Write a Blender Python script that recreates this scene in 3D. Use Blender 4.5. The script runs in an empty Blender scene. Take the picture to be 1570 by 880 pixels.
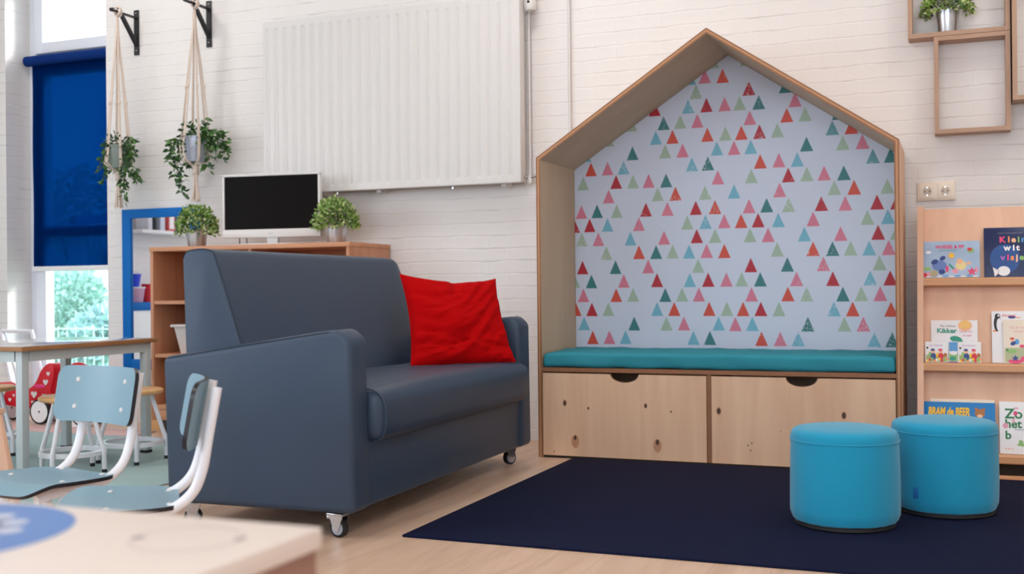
import bpy, bmesh, math, random
from math import sin, cos, pi, radians, sqrt, atan2, hypot
from mathutils import Vector, Matrix, noise
random.seed(7)
S = bpy.context.scene
C = S.collection

# ------------------------------------------------------------------ materials
def lin(c):
    return tuple(((v/255)/12.92 if v/255 <= .04045 else ((v/255+.055)/1.055)**2.4) for v in c) + (1,)

MATS = {}
class NT:
    def __init__(self, name):
        self.m = bpy.data.materials.new(name); self.m.use_nodes = True
        self.t = self.m.node_tree; self.n = self.t.nodes; self.l = self.t.links
        self.b = self.n['Principled BSDF']; self.out = self.n['Material Output']
    def add(self, kind, **kw):
        x = self.n.new(kind)
        for k, v in kw.items():
            if k.startswith('i_'):
                x.inputs[k[2:].replace('_', ' ')].default_value = v
            else: setattr(x, k, v)
        return x
    def link(self, a, b): self.l.new(a, b)
    def coords(self, scale=(1, 1, 1), loc=(0, 0, 0)):
        tc = self.add('ShaderNodeTexCoord'); mp = self.add('ShaderNodeMapping')
        mp.inputs['Scale'].default_value = scale; mp.inputs['Location'].default_value = loc
        self.link(tc.outputs['Object'], mp.inputs['Vector']); return mp.outputs['Vector']
    def mix(self, fac, a, b):
        x = self.add('ShaderNodeMix', data_type='RGBA')
        for sock, v in ((x.inputs[0], fac), (x.inputs[6], a), (x.inputs[7], b)):
            if hasattr(v, 'is_linked') or isinstance(v, bpy.types.NodeSocket): self.link(v, sock)
            else: sock.default_value = v
        return x.outputs[2]
    def ramp(self, fac, p0, p1, c0=(0, 0, 0, 1), c1=(1, 1, 1, 1)):
        r = self.add('ShaderNodeValToRGB'); e = r.color_ramp.elements
        e[0].position = p0; e[1].position = p1; e[0].color = c0; e[1].color = c1
        self.link(fac, r.inputs[0]); return r.outputs[0]
    def bump(self, h, strength=.3, dist=.002):
        b = self.add('ShaderNodeBump'); b.inputs['Strength'].default_value = strength
        b.inputs['Distance'].default_value = dist
        self.link(h, b.inputs['Height']); self.link(b.outputs[0], self.b.inputs['Normal'])

def mat(name, col, rough=.6, metal=0., vary=.05, vscale=6., bump=0., bscale=120., bdist=.001, coat=0., sheen=0., spec=None, stretch=(1, 1, 1)):
    """plain surface with slight procedural tone variation and optional fine bump"""
    t = NT(name); c = lin(col)
    v = t.coords(stretch)
    n = t.add('ShaderNodeTexNoise'); n.inputs['Scale'].default_value = vscale; n.inputs['Detail'].default_value = 4
    t.link(v, n.inputs['Vector'])
    d = tuple(x*(1-vary*2) for x in c[:3])+(1,); u = tuple(min(1, x*(1+vary)) for x in c[:3])+(1,)
    t.link(t.mix(n.outputs['Fac'], d, u), t.b.inputs['Base Color'])
    t.b.inputs['Roughness'].default_value = rough; t.b.inputs['Metallic'].default_value = metal
    if coat: t.b.inputs['Coat Weight'].default_value = coat
    if sheen: t.b.inputs['Sheen Weight'].default_value = sheen; t.b.inputs['Sheen Roughness'].default_value = .5
    if spec is not None: t.b.inputs['Specular IOR Level'].default_value = spec
    if bump:
        n2 = t.add('ShaderNodeTexNoise'); n2.inputs['Scale'].default_value = bscale; n2.inputs['Detail'].default_value = 3
        t.link(v, n2.inputs['Vector']); t.bump(n2.outputs['Fac'], bump, bdist)
    return t.m

def wood(name, a, b, grain=(1, 1, 12), scale=3., rough=.5, contrast=(.35, .7), coat=0.):
    """grain: large value = fast change along that axis"""
    t = NT(name); v = t.coords(grain)
    n = t.add('ShaderNodeTexNoise'); n.inputs['Scale'].default_value = scale; n.inputs['Detail'].default_value = 6
    n.inputs['Distortion'].default_value = .6
    t.link(v, n.inputs['Vector'])
    f = t.ramp(n.outputs['Fac'], *contrast)
    t.link(t.mix(f, lin(a), lin(b)), t.b.inputs['Base Color'])
    t.b.inputs['Roughness'].default_value = rough
    if coat: t.b.inputs['Coat Weight'].default_value = coat
    t.bump(n.outputs['Fac'], .08, .001)
    return t.m

def brick_wall(name):
    t = NT(name)
    tc = t.add('ShaderNodeTexCoord'); sp = t.add('ShaderNodeSeparateXYZ'); t.link(tc.outputs['Object'], sp.inputs[0])
    ad = t.add('ShaderNodeMath', operation='ADD'); t.link(sp.outputs[0], ad.inputs[0]); t.link(sp.outputs[1], ad.inputs[1])
    cb = t.add('ShaderNodeCombineXYZ'); t.link(ad.outputs[0], cb.inputs[0]); t.link(sp.outputs[2], cb.inputs[1])
    n = t.add('ShaderNodeTexNoise'); n.inputs['Scale'].default_value = 9; n.inputs['Detail'].default_value = 4
    t.link(cb.outputs[0], n.inputs['Vector'])
    vm = t.add('ShaderNodeVectorMath', operation='MULTIPLY_ADD'); vm.inputs[1].default_value = (.022, .016, 0)
    t.link(n.outputs['Color'], vm.inputs[0]); t.link(cb.outputs[0], vm.inputs[2])
    br = t.add('ShaderNodeTexBrick'); br.inputs['Scale'].default_value = 1
    br.inputs['Brick Width'].default_value = .22; br.inputs['Row Height'].default_value = .0625
    br.inputs['Mortar Size'].default_value = .0045; br.inputs['Mortar Smooth'].default_value = .9
    br.inputs['Color1'].default_value = (1, 1, 1, 1); br.inputs['Color2'].default_value = (.78, .78, .78, 1); br.inputs['Mortar'].default_value = (0, 0, 0, 1)
    t.link(vm.outputs[0], br.inputs['Vector'])
    n2 = t.add('ShaderNodeTexNoise'); n2.inputs['Scale'].default_value = 45; n2.inputs['Detail'].default_value = 4
    t.link(cb.outputs[0], n2.inputs['Vector'])
    n3 = t.add('ShaderNodeTexNoise'); n3.inputs['Scale'].default_value = 5; t.link(cb.outputs[0], n3.inputs['Vector'])
    # height = brick * 1 + noise * .25
    rw = t.add('ShaderNodeTexBrick'); rw.inputs['Scale'].default_value = 1
    rw.inputs['Brick Width'].default_value = 60; rw.inputs['Row Height'].default_value = .0625; rw.inputs['Mortar Size'].default_value = .005; rw.inputs['Mortar Smooth'].default_value = 1.
    rw.inputs['Color1'].default_value = (1, 1, 1, 1); rw.inputs['Color2'].default_value = (1, 1, 1, 1); rw.inputs['Mortar'].default_value = (0, 0, 0, 1)
    t.link(vm.outputs[0], rw.inputs['Vector'])
    hm = t.mix(.30, rw.outputs['Color'], br.outputs['Color'])
    m1 = t.add('ShaderNodeMath', operation='MULTIPLY_ADD'); m1.inputs[1].default_value = .45
    t.link(n2.outputs['Fac'], m1.inputs[0]); t.link(hm, m1.inputs[2])
    t.bump(m1.outputs[0], .36, .004)
    # darker tone in patches of the joints
    dk = t.ramp(n3.outputs['Fac'], .5, .68)
    mf = t.add('ShaderNodeMath', operation='MULTIPLY'); t.link(rw.outputs['Fac'], mf.inputs[0]); t.link(dk, mf.inputs[1])
    mf2 = t.add('ShaderNodeMath', operation='MULTIPLY'); t.link(mf.outputs[0], mf2.inputs[0]); mf2.inputs[1].default_value = .38
    t.link(t.mix(mf2.outputs[0], lin((226, 223, 222)), lin((150, 144, 142))), t.b.inputs['Base Color'])
    t.b.inputs['Roughness'].default_value = .55
    return t.m

def plank_floor(name):
    t = NT(name)
    tc = t.add('ShaderNodeTexCoord'); sp = t.add('ShaderNodeSeparateXYZ'); t.link(tc.outputs['Object'], sp.inputs[0])
    cb = t.add('ShaderNodeCombineXYZ'); t.link(sp.outputs[1], cb.inputs[0]); t.link(sp.outputs[0], cb.inputs[1])
    br = t.add('ShaderNodeTexBrick'); br.inputs['Scale'].default_value = 1
    br.inputs['Brick Width'].default_value = 1.2; br.inputs['Row Height'].default_value = .15
    br.inputs['Mortar Size'].default_value = .0009; br.inputs['Mortar Smooth'].default_value = .4
    br.inputs['Color1'].default_value = (1, 1, 1, 1); br.inputs['Color2'].default_value = (0, 0, 0, 1); br.inputs['Mortar'].default_value = (.3, .3, .3, 1)
    t.link(cb.outputs[0], br.inputs['Vector'])
    mp = t.add('ShaderNodeMapping'); mp.inputs['Scale'].default_value = (1.2, 9, 1); t.link(cb.outputs[0], mp.inputs['Vector'])
    n = t.add('ShaderNodeTexNoise'); n.inputs['Scale'].default_value = 2.4; n.inputs['Detail'].default_value = 7; n.inputs['Distortion'].default_value = .8
    t.link(mp.outputs[0], n.inputs['Vector'])
    a = t.mix(t.ramp(n.outputs['Fac'], .3, .75), lin((224, 194, 172)), lin((198, 166, 142)))
    m = t.add('ShaderNodeMath', operation='MULTIPLY'); t.link(br.outputs['Color'], m.inputs[0]); m.inputs[1].default_value = .22
    b = t.mix(m.outputs[0], a, lin((205, 172, 142)))
    m3 = t.add('ShaderNodeMath', operation='MULTIPLY'); t.link(br.outputs['Fac'], m3.inputs[0]); m3.inputs[1].default_value = .45
    c = t.mix(m3.outputs[0], b, lin((120, 95, 78)))
    t.link(c, t.b.inputs['Base Color']); t.b.inputs['Roughness'].default_value = .38
    t.bump(n.outputs['Fac'], .05, .001)
    return t.m

def speckled(name, col):
    """printed colour with a worn, flaked screen-print look in places"""
    t = NT(name); v = t.coords()
    n = t.add('ShaderNodeTexNoise'); n.inputs['Scale'].default_value = 160; n.inputs['Detail'].default_value = 2; t.link(v, n.inputs['Vector'])
    n2 = t.add('ShaderNodeTexNoise'); n2.inputs['Scale'].default_value = 5.5; t.link(v, n2.inputs['Vector'])
    a = t.ramp(n.outputs['Fac'], .60, .63); b = t.ramp(n2.outputs['Fac'], .55, .62)
    m = t.add('ShaderNodeMath', operation='MULTIPLY'); t.link(a, m.inputs[0]); t.link(b, m.inputs[1])
    t.link(t.mix(m.outputs[0], lin(col), lin((215, 215, 222))), t.b.inputs['Base Color'])
    t.b.inputs['Roughness'].default_value = .5
    return t.m

def glass_mat(name, tint=(1, 1, 1, 1), gloss=.08):
    t = NT(name); t.n.remove(t.b)
    tr = t.add('ShaderNodeBsdfTransparent'); tr.inputs[0].default_value = tint
    gl = t.add('ShaderNodeBsdfGlossy'); gl.inputs['Roughness'].default_value = .02
    mx = t.add('ShaderNodeMixShader'); mx.inputs[0].default_value = gloss
    t.link(tr.outputs[0], mx.inputs[1]); t.link(gl.outputs[0], mx.inputs[2]); t.link(mx.outputs[0], t.out.inputs[0])
    return t.m

def screen_fabric(name):
    """blue see-through roller blind cloth"""
    t = NT(name); t.n.remove(t.b)
    tr = t.add('ShaderNodeBsdfTransparent'); tr.inputs[0].default_value = (.001, .03, .13, 1)
    df = t.add('ShaderNodeBsdfDiffuse'); df.inputs[0].default_value = lin((3, 44, 112))
    tl = t.add('ShaderNodeBsdfTranslucent'); tl.inputs[0].default_value = (.0, .02, .10, 1)
    m1 = t.add('ShaderNodeMixShader'); m1.inputs[0].default_value = .35
    t.link(df.outputs[0], m1.inputs[1]); t.link(tl.outputs[0], m1.inputs[2])
    m2 = t.add('ShaderNodeMixShader'); m2.inputs[0].default_value = .28
    t.link(m1.outputs[0], m2.inputs[1]); t.link(tr.outputs[0], m2.inputs[2]); t.link(m2.outputs[0], t.out.inputs[0])
    return t.m

def emis(name, col, s):
    t = NT(name); t.b.inputs['Base Color'].default_value = (*col, 1)
    t.b.inputs['Emission Color'].default_value = (*col, 1); t.b.inputs['Emission Strength'].default_value = s
    return t.m

# ------------------------------------------------------------------ mesh building
class MB:
    def __init__(self): self.v = []; self.f = []; self.m = []; self.mats = []; self.s = []
    def mi(self, m):
        if m not in self.mats: self.mats.append(m)
        return self.mats.index(m)
    def add(self, vs, fs, m, smooth=False):
        o = len(self.v); self.v += [tuple(x) for x in vs]; k = self.mi(m)
        for f in fs: self.f.append(tuple(i+o for i in f)); self.m.append(k); self.s.append(smooth)
        return self
    def box(self, a, b, m, bev=0., seg=2, rot=None, org=None, smooth=None):
        bm = bmesh.new(); bmesh.ops.create_cube(bm, size=1)
        sx, sy, sz = (b[i]-a[i] for i in range(3)); c = [(a[i]+b[i])/2 for i in range(3)]
        for v in bm.verts: v.co = Vector((v.co.x*sx+c[0], v.co.y*sy+c[1], v.co.z*sz+c[2]))
        if bev > 0: bmesh.ops.bevel(bm, geom=bm.edges[:], offset=min(bev, abs(sx)/2.05, abs(sy)/2.05, abs(sz)/2.05), segments=seg, profile=.5, affect='EDGES')
        self.from_bm(bm, m, (bev > 0) if smooth is None else smooth, rot, org); return self
    def from_bm(self, bm, m, smooth=False, rot=None, org=None):
        bmesh.ops.recalc_face_normals(bm, faces=bm.faces[:]); bm.verts.index_update()
        vs = [v.co.copy() for v in bm.verts]
        if rot is not None:
            o = Vector(org or (0, 0, 0)); vs = [rot @ (v-o)+o for v in vs]
        self.add(vs, [[v.index for v in f.verts] for f in bm.faces], m, smooth); bm.free()
    def prism(self, poly, axis, a, b, m, bev=0., seg=3, smooth=None, mf=None):
        """poly: 2D outline; axis 'x','y' or 'z' is the extrusion axis from a to b"""
        def P(p, t):
            return {'x': (t, p[0], p[1]), 'y': (p[0], t, p[1]), 'z': (p[0], p[1], t)}[axis]
        bm = bmesh.new(); va = [bm.verts.new(P(p, a)) for p in poly]; vb = [bm.verts.new(P(p, b)) for p in poly]
        n = len(poly); bm.faces.new(va); bm.faces.new(vb[::-1])
        for i in range(n): bm.faces.new((va[i], vb[i], vb[(i+1) % n], va[(i+1) % n]))
        bmesh.ops.recalc_face_normals(bm, faces=bm.faces[:])
        if bev > 0: bmesh.ops.bevel(bm, geom=bm.edges[:], offset=bev, segments=seg, profile=.5, affect='EDGES')
        self.from_bm(bm, m, (bev > 0) if smooth is None else smooth); return self
    def tube(self, pts, r, m, n=8, caps=True, closed=False):
        pts = [Vector(p) for p in pts]; N = len(pts); rs = r if isinstance(r, (list, tuple)) else [r]*N
        vs = []; fs = []; prev = None
        for i, p in enumerate(pts):
            if closed: d = pts[(i+1) % N]-pts[i-1]
            else: d = pts[min(i+1, N-1)]-pts[max(i-1, 0)]
            d = d.normalized() if d.length > 1e-9 else Vector((0, 0, 1))
            if prev is None:
                u = d.orthogonal().normalized()
            else:
                u = (prev-d*prev.dot(d)); u = u.normalized() if u.length > 1e-6 else d.orthogonal().normalized()
            prev = u; w = d.cross(u)
            for k in range(n):
                a = 2*pi*k/n; vs.append(p+(u*cos(a)+w*sin(a))*rs[i])
        for i in range(N if closed else N-1):
            j = (i+1) % N
            for k in range(n): fs.append((i*n+k, i*n+(k+1) % n, j*n+(k+1) % n, j*n+k))
        if caps and not closed: fs += [tuple(range(n))[::-1], tuple((N-1)*n+k for k in range(n))]
        self.add(vs, fs, m, True); return self
    def lathe(self, prof, m, c=(0, 0, 0), n=32, smooth=True, axis='z'):
        vs = []; fs = []
        for (r, z) in prof:
            for k in range(n):
                a = 2*pi*k/n; x, y = r*cos(a), r*sin(a)
                q = {'z': (x, y, z), 'y': (x, z, y), 'x': (z, x, y)}[axis]
                vs.append((c[0]+q[0], c[1]+q[1], c[2]+q[2]))
        for i in range(len(prof)-1):
            for k in range(n): fs.append((i*n+k, i*n+(k+1) % n, (i+1)*n+(k+1) % n, (i+1)*n+k))
        self.add(vs, fs, m, smooth); return self
    def poly(self, pts, m): self.add(pts, [tuple(range(len(pts)))], m); return self
    def mesh(self, name):
        me = bpy.data.meshes.new(name); me.from_pydata(self.v, [], self.f)
        for m in self.mats: me.materials.append(m)
        me.polygons.foreach_set('material_index', self.m); me.polygons.foreach_set('use_smooth', self.s)
        me.update()
        if any(self.s):
            try: me.set_sharp_from_angle(angle=radians(42))
            except Exception: pass
        return me

def arc(cx, cy, r, a0, a1, n):
    return [(cx+r*cos(radians(a0+(a1-a0)*i/n)), cy+r*sin(radians(a0+(a1-a0)*i/n))) for i in range(n+1)]
def smooth_path(pts, n=6):
    """Catmull-Rom"""
    P = [Vector(p) for p in pts]; P = [P[0]*2-P[1]]+P+[P[-1]*2-P[-2]]; out = []
    for i in range(1, len(P)-2):
        for k in range(n):
            t = k/n; a, b, c, d = P[i-1], P[i], P[i+1], P[i+2]
            out.append(.5*((2*b)+(c-a)*t+(2*a-5*b+4*c-d)*t*t+(3*b-a-3*c+d)*t**3))
    out.append(P[-2]); return out

def obj(name, mb, parent=None, loc=None, label=None, rot=None):
    o = bpy.data.objects.new(name, mb.mesh(name) if isinstance(mb, MB) else mb); C.objects.link(o)
    if parent is not None: o.parent = parent
    if loc is not None: o.location = loc
    if rot is not None: o.rotation_euler = rot
    if label: o['label'] = label
    return o
def thing(name, label, cat, loc=(0, 0, 0), rotz=0., group=None):
    o = bpy.data.objects.new(name, None); o.empty_display_size = .05; C.objects.link(o); o.location = loc; o.rotation_euler = (0, 0, rotz)
    return tag(o, label, cat, group)
def tag(o, label, cat, group=None):
    o['label'] = label; o['category'] = cat
    if group: o['group'] = group
    return o
def struct(name, mb, parent=None):
    o = obj(name, mb, parent)
    if parent is None: o['kind'] = 'structure'
    return o
def kids(o): return [c for c in bpy.data.objects if c.parent == o]
def dup(o, parent=None):
    c = o.copy(); C.objects.link(c)
    if parent is not None: c.parent = parent
    for ch in kids(o): dup(ch, c)
    return c
def origin_shift(mb, o):
    mb.v = [(v[0]-o[0], v[1]-o[1], v[2]-o[2]) for v in mb.v]; return mb

_font = None
def text(mb, s, size, m, x, z, y=0., align='LEFT', bold=0., shear=0., letters=None, squeeze=1.):
    """lettering standing in the XZ plane facing -Y"""
    cu = bpy.data.curves.new('lettering', 'FONT'); cu.body = s; cu.size = size; cu.align_x = align
    cu.offset = bold; cu.shear = shear; cu.resolution_u = 3
    o = bpy.data.objects.new('lettering', cu); C.objects.link(o)
    bpy.context.view_layer.update()
    me = bpy.data.meshes.new_from_object(o.evaluated_get(bpy.context.evaluated_depsgraph_get()))
    bpy.data.objects.remove(o); bpy.data.curves.remove(cu)
    vs = [(x+v.co.x*squeeze, y, z+v.co.y) for v in me.vertices]
    mb.add(vs, [tuple(p.vertices) for p in me.polygons], m)
    w = max([v.co.x for v in me.vertices] or [0])*squeeze
    bpy.data.meshes.remove(me); return w
WORLD_S, CEIL_W, LEFT_W, TALL_W, SUN_W, REAR_FILL_W, EXPO = 5.0, 12, 75, 20, 5.0, 68, -0.31

D = 4.986                      # the brick wall's face
# ------------------------------------------------------------------ palette
M_brick = brick_wall('white_painted_brick')
M_plaster = mat('white_plaster', (232, 229, 225), .8, vary=.01)
M_floor = plank_floor('oak_planks')
M_upvc = mat('white_window_frame', (226, 230, 240), .35, vary=.005)
M_glass = glass_mat('window_glass')
M_white = mat('white_enamel', (214, 212, 211), .35, vary=.005)
M_wht2 = mat('white_satin', (236, 236, 238), .45, vary=.01)
M_tubew = mat('white_powder_coat', (233, 235, 242), .32, vary=.01, coat=.2)
M_greyst = mat('grey_green_steel', (186, 194, 196), .45, vary=.02)
M_black = mat('matt_black_steel', (26, 26, 30), .5, vary=.02)
M_rubber = mat('black_rubber', (22, 22, 24), .7, vary=.02)
M_chrome = mat('chrome', (205, 208, 212), .2, 1., vary=.01)
M_zinc = mat('brushed_zinc', (196, 198, 202), .28, 1., vary=.03, vscale=30, stretch=(1, 1, 8))
M_navy = mat('navy_rug', (20, 26, 54), .95, spec=.12, vary=.12, vscale=90, bump=.5, bscale=500, bdist=.002)
M_tealrug = mat('teal_rug', (164, 192, 194), .95, vary=.06, vscale=60, bump=.4, bscale=400, bdist=.002)
M_pink = mat('pink_strip', (214, 180, 178), .9, vary=.04)
M_sofa = mat('slate_blue_vinyl', (50, 68, 90), .46, vary=.03, vscale=9, bump=.06, bscale=300, bdist=.0006, spec=.42)
M_seam = mat('dark_stitching', (44, 54, 68), .7, vary=.02)
M_red = mat('red_cotton', (178, 0, 4), .9, spec=.1, vary=.05, vscale=25, bump=.25, bscale=700, bdist=.0006)
M_tealcush = mat('turquoise_canvas', (52, 142, 160), .85, spec=.2, vary=.04, vscale=10, bump=.2, bscale=600, bdist=.0005)
M_pouf = mat('turquoise_velour', (30, 152, 190), .8, spec=.2, vary=.04, vscale=5, sheen=.25, bump=.15, bscale=500, bdist=.0006)
M_ply = wood('birch_plywood_upright', (214, 172, 140), (230, 194, 162), (9, 9, .8), 1.6, .5, (.3, .75))
M_plyin = wood('birch_plywood_inside', (196, 168, 138), (208, 182, 152), (4, 6, .6), 1.2, .55, (.3, .75))
M_ply_e1 = mat('plywood_edge_dark', (146, 98, 66), .6, vary=.08, vscale=40)
M_ply_e2 = mat('plywood_edge_light', (190, 140, 100), .6, vary=.08, vscale=40)
M_knot = mat('wood_knot', (74, 48, 34), .6, vary=.1)
M_knoth = mat('wood_knot_halo', (192, 140, 106), .5, vary=.05)
M_shade = mat('painted_shade_board', (60, 46, 36), .8, vary=.02)  # paints the shade under the bench, in the drawers and below the bookcase
M_paper = mat('cool_white_wallpaper', (204, 213, 232), .6, vary=.008)
M_beech = wood('beech_veneer', (190, 130, 94), (206, 148, 110), (1, 10, 10), 1.3, .45, (.3, .7))
M_beechv = wood('beech_veneer_upright', (176, 118, 86), (194, 136, 102), (10, 10, .7), 1.3, .45, (.3, .7))
M_lbeech = wood('light_beech_board', (222, 178, 150), (238, 196, 168), (8, 8, .6), 1.3, .5, (.3, .75))
M_lbeechx = wood('light_beech_edge', (206, 150, 106), (222, 168, 124), (.8, 8, 8), 1.6, .45, (.3, .7))
M_boxw = wood('oak_laminate', (166, 132, 108), (184, 150, 126), (.9, 10, 10), 3., .5, (.3, .7))
M_boxwv = wood('oak_laminate_upright', (166, 132, 108), (184, 150, 126), (10, 10, .9), 3., .5, (.3, .7))
M_tabw = wood('brown_edge_band', (150, 104, 66), (172, 124, 82), (1, 1, 12), 4., .5)
M_tabtop = mat('grey_laminate_top', (204, 210, 216), .12, vary=.01, coat=.6)
M_stoolw = wood('stool_seat_wood', (214, 164, 110), (228, 182, 130), (1, 10, 10), 2., .4)
M_fgtop = mat('pale_birch_laminate', (234, 222, 214), .35, vary=.015, vscale=5)
M_fgside = wood('brown_plywood_side', (150, 112, 98), (164, 124, 108), (1, 1, 8), 2., .6)
M_ltblue = mat('pale_blue_laminate', (124, 157, 173), .42, vary=.01, spec=.4)
M_blackedge = mat('black_laminate_edge', (20, 20, 28), .35, vary=.02)
M_under = mat('beige_plywood_underside', (226, 214, 206), .5, vary=.03)
M_blue = mat('blue_lacquer', (0, 104, 186), .5, vary=.02, spec=.2)
M_tubeblue = mat('blue_blind_cassette', (2, 44, 112), .7, vary=.02, spec=.12)
M_screen = screen_fabric('blue_screen_cloth')
M_mirror = mat('mirror_silver', (245, 245, 248), .01, 1., vary=0.)
M_tv = mat('black_glossy_screen', (14, 11, 10), .3, vary=.0, spec=.08)
M_rope = mat('cotton_rope', (220, 204, 192), .9, vary=.06, vscale=60, bump=.5, bscale=300, bdist=.002)
M_leafd = mat('dark_leaf', (44, 84, 40), .45, vary=.35, vscale=14)
M_leafm = mat('mid_leaf', (78, 126, 52), .45, vary=.3, vscale=20)
M_leafl = mat('bright_leaf', (134, 170, 78), .5, vary=.35, vscale=30)
M_leafy = mat('yellow_green_leaf', (204, 220, 150), .5, vary=.2, vscale=30)
M_stem = mat('green_stem', (70, 92, 48), .6, vary=.1)
M_greypot = mat('grey_green_pot', (128, 140, 134), .5, vary=.05)
M_silvpot = mat('pale_blue_grey_pot', (176, 184, 200), .35, .3, vary=.04)

# ------------------------------------------------------------------ room shell
XL, XR, YB, HC = -6.6, 2.6, -3.0, 3.1
WX0, WX1, WZ1 = -5.255, -4.495, 2.78          # window recess
struct('floor', MB().box((XL-.1, YB-.1, -.1), (XR+.1, D+.3, 0), M_floor))
struct('ceiling', MB().box((XL-.1, YB-.1, HC), (XR+.1, D+.3, HC+.1), M_plaster))
w = MB(); w.box((XL-.1, D, 0), (WX0, D+.25, HC), M_brick); w.box((WX1, D, 0), (XR+.1, D+.25, HC), M_brick)
w.box((WX0, D, WZ1), (WX1, D+.25, HC), M_brick); struct('wall_back', w)
# left wall with a wide window that lights the room (out of the picture)
LW0, LW1, LZ0, LZ1 = -1.9, 1.3, .85, 2.6
w = MB(); w.box((XL-.2, YB-.1, 0), (XL, LW0, HC), M_brick); w.box((XL-.2, LW1, 0), (XL, D, HC), M_brick)
w.box((XL-.2, LW0, 0), (XL, LW1, LZ0), M_brick); w.box((XL-.2, LW0, LZ1), (XL, LW1, HC), M_brick); struct('wall_left', w)
struct('wall_right', MB().box((XR, YB-.1, 0), (XR+.1, D, HC), M_plaster))
FX0, FX1, FZ0, FZ1 = -2.6, 1.8, .9, 2.6  # opening for an unseen window, added to give cool frontal fill
w = MB(); w.box((XL, YB-.1, 0), (FX0, YB, HC), M_plaster); w.box((FX1, YB-.1, 0), (XR, YB, HC), M_plaster); w.box((FX0, YB-.1, 0), (FX1, YB, FZ0), M_plaster); w.box((FX0, YB-.1, FZ1), (FX1, YB, HC), M_plaster); struct('wall_front', w)
w = MB()
for x in (FX0, (FX0+FX1)/2-.03, FX1-.06): w.box((x, YB-.08, FZ0), (x+.06, YB-.02, FZ1), M_upvc)
for z in (FZ0, FZ1-.06): w.box((FX0+.06, YB-.08, z), (FX1-.06, YB-.02, z+.06), M_upvc)
struct('fill_window_rear', w)
w = MB()
for y in (LW0, (LW0+LW1)/2-.03, LW1-.06): w.box((XL-.12, y, LZ0), (XL-.06, y+.06, LZ1), M_upvc)
for z in (LZ0, LZ1-.06): w.box((XL-.12, LW0+.06, z), (XL-.06, LW1-.06, z+.06), M_upvc)
struct('window_2', w)

# ------------------------------------------------------------------ window in the recess
WY = 5.17
fr = MB()
def frame_rect(mb, x0, x1, z0, z1, t, y0, y1, m, tb=None):
    tb = tb or t
    mb.box((x0, y0, z0), (x0+t, y1, z1), m, .004); mb.box((x1-t, y0, z0), (x1, y1, z1), m, .004)
    mb.box((x0+t, y0, z0), (x1-t, y1, z0+tb), m, .004); mb.box((x0+t, y0, z1-t), (x1-t, y1, z1), m, .004)
frame_rect(fr, WX0, WX1, 0, WZ1, .06, WY, WY+.07, M_upvc)
fr.box((WX0+.06, WY, 2.13), (WX1-.06, WY+.07, 2.185), M_upvc, .004)           # rail between the two lights
win = struct('window_1', fr)
s1 = MB(); frame_rect(s1, WX0+.062, WX1-.062, 2.187, WZ1-.062, .065, WY-.022, WY+.045, M_upvc)
obj('upper_sash', s1, win)
s2 = MB(); frame_rect(s2, WX0+.062, WX1-.062, .062, 2.128, .075, WY-.022, WY+.045, M_upvc)
s2.box((WX0+.137, WY-.015, 1.075), (WX1-.137, WY+.045, 1.135), M_upvc, .004)
obj('lower_sash', s2, win)
g = MB(); g.box((WX0+.12, WY+.01, 2.25), (WX1-.12, WY+.016, WZ1-.12), M_glass); obj('upper_pane', g, win)
g = MB(); g.box((WX0+.13, WY+.01, .13), (WX1-.13, WY+.016, 2.06), M_glass); obj('lower_pane', g, win)

# roller blind
bl = thing('roller_blind', 'dark blue see-through roller blind drawn partly down in the tall window', 'blind', (-4.875, 5.12, 2.137))
b = MB(); b.lathe([(0, -.355), (.026, -.355), (.031, -.35), (.031, .35), (.026, .355), (0, .355)], M_tubeblue, n=28, axis='x'); obj('cassette_tube', b, bl)
b = MB(); n = 16
vs = []; fs = []
for i in range(n+1):
    for k in range(2):
        vs.append((-.325+.65*k, .018+.002*sin(i*.7), -.01-1.235*i/n))
for i in range(n): fs.append((2*i, 2*i+1, 2*i+3, 2*i+2))
b.add(vs, fs, M_screen, True); obj('fabric', b, bl)
b = MB(); b.box((-.33, .006, -1.272), (.33, .03, -1.242), M_wht2, .004); obj('bottom_bar', b, bl, label='white weighted bottom bar')

# ------------------------------------------------------------------ garden outside
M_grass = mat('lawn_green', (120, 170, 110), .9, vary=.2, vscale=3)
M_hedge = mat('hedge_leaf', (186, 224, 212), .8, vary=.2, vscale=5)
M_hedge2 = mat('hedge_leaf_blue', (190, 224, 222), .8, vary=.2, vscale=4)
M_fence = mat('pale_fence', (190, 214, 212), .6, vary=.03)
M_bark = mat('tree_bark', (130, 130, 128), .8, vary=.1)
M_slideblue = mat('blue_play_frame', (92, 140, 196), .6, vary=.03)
o = obj('lawn', MB().box((-30, D+.3, -.25), (10, 40, -.12), M_grass)); o['kind'] = 'structure'
def leaf_cloud(mb, c, r, n, size, m, rnd, flat=.5):
    for i in range(n):
        d = Vector((rnd.gauss(0, 1), rnd.gauss(0, 1), rnd.gauss(0, 1))).normalized()
        rr = rnd.uniform(.55, 1)
        p = Vector((c[0]+d.x*r[0]*rr, c[1]+d.y*r[1]*rr, c[2]+d.z*r[2]*rr))
        leaf(mb, p, (d+Vector((rnd.gauss(0, .5), rnd.gauss(0, .5), rnd.gauss(0, .5)))).normalized(), size*rnd.uniform(.6, 1.25), m, rnd, flat)
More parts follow.
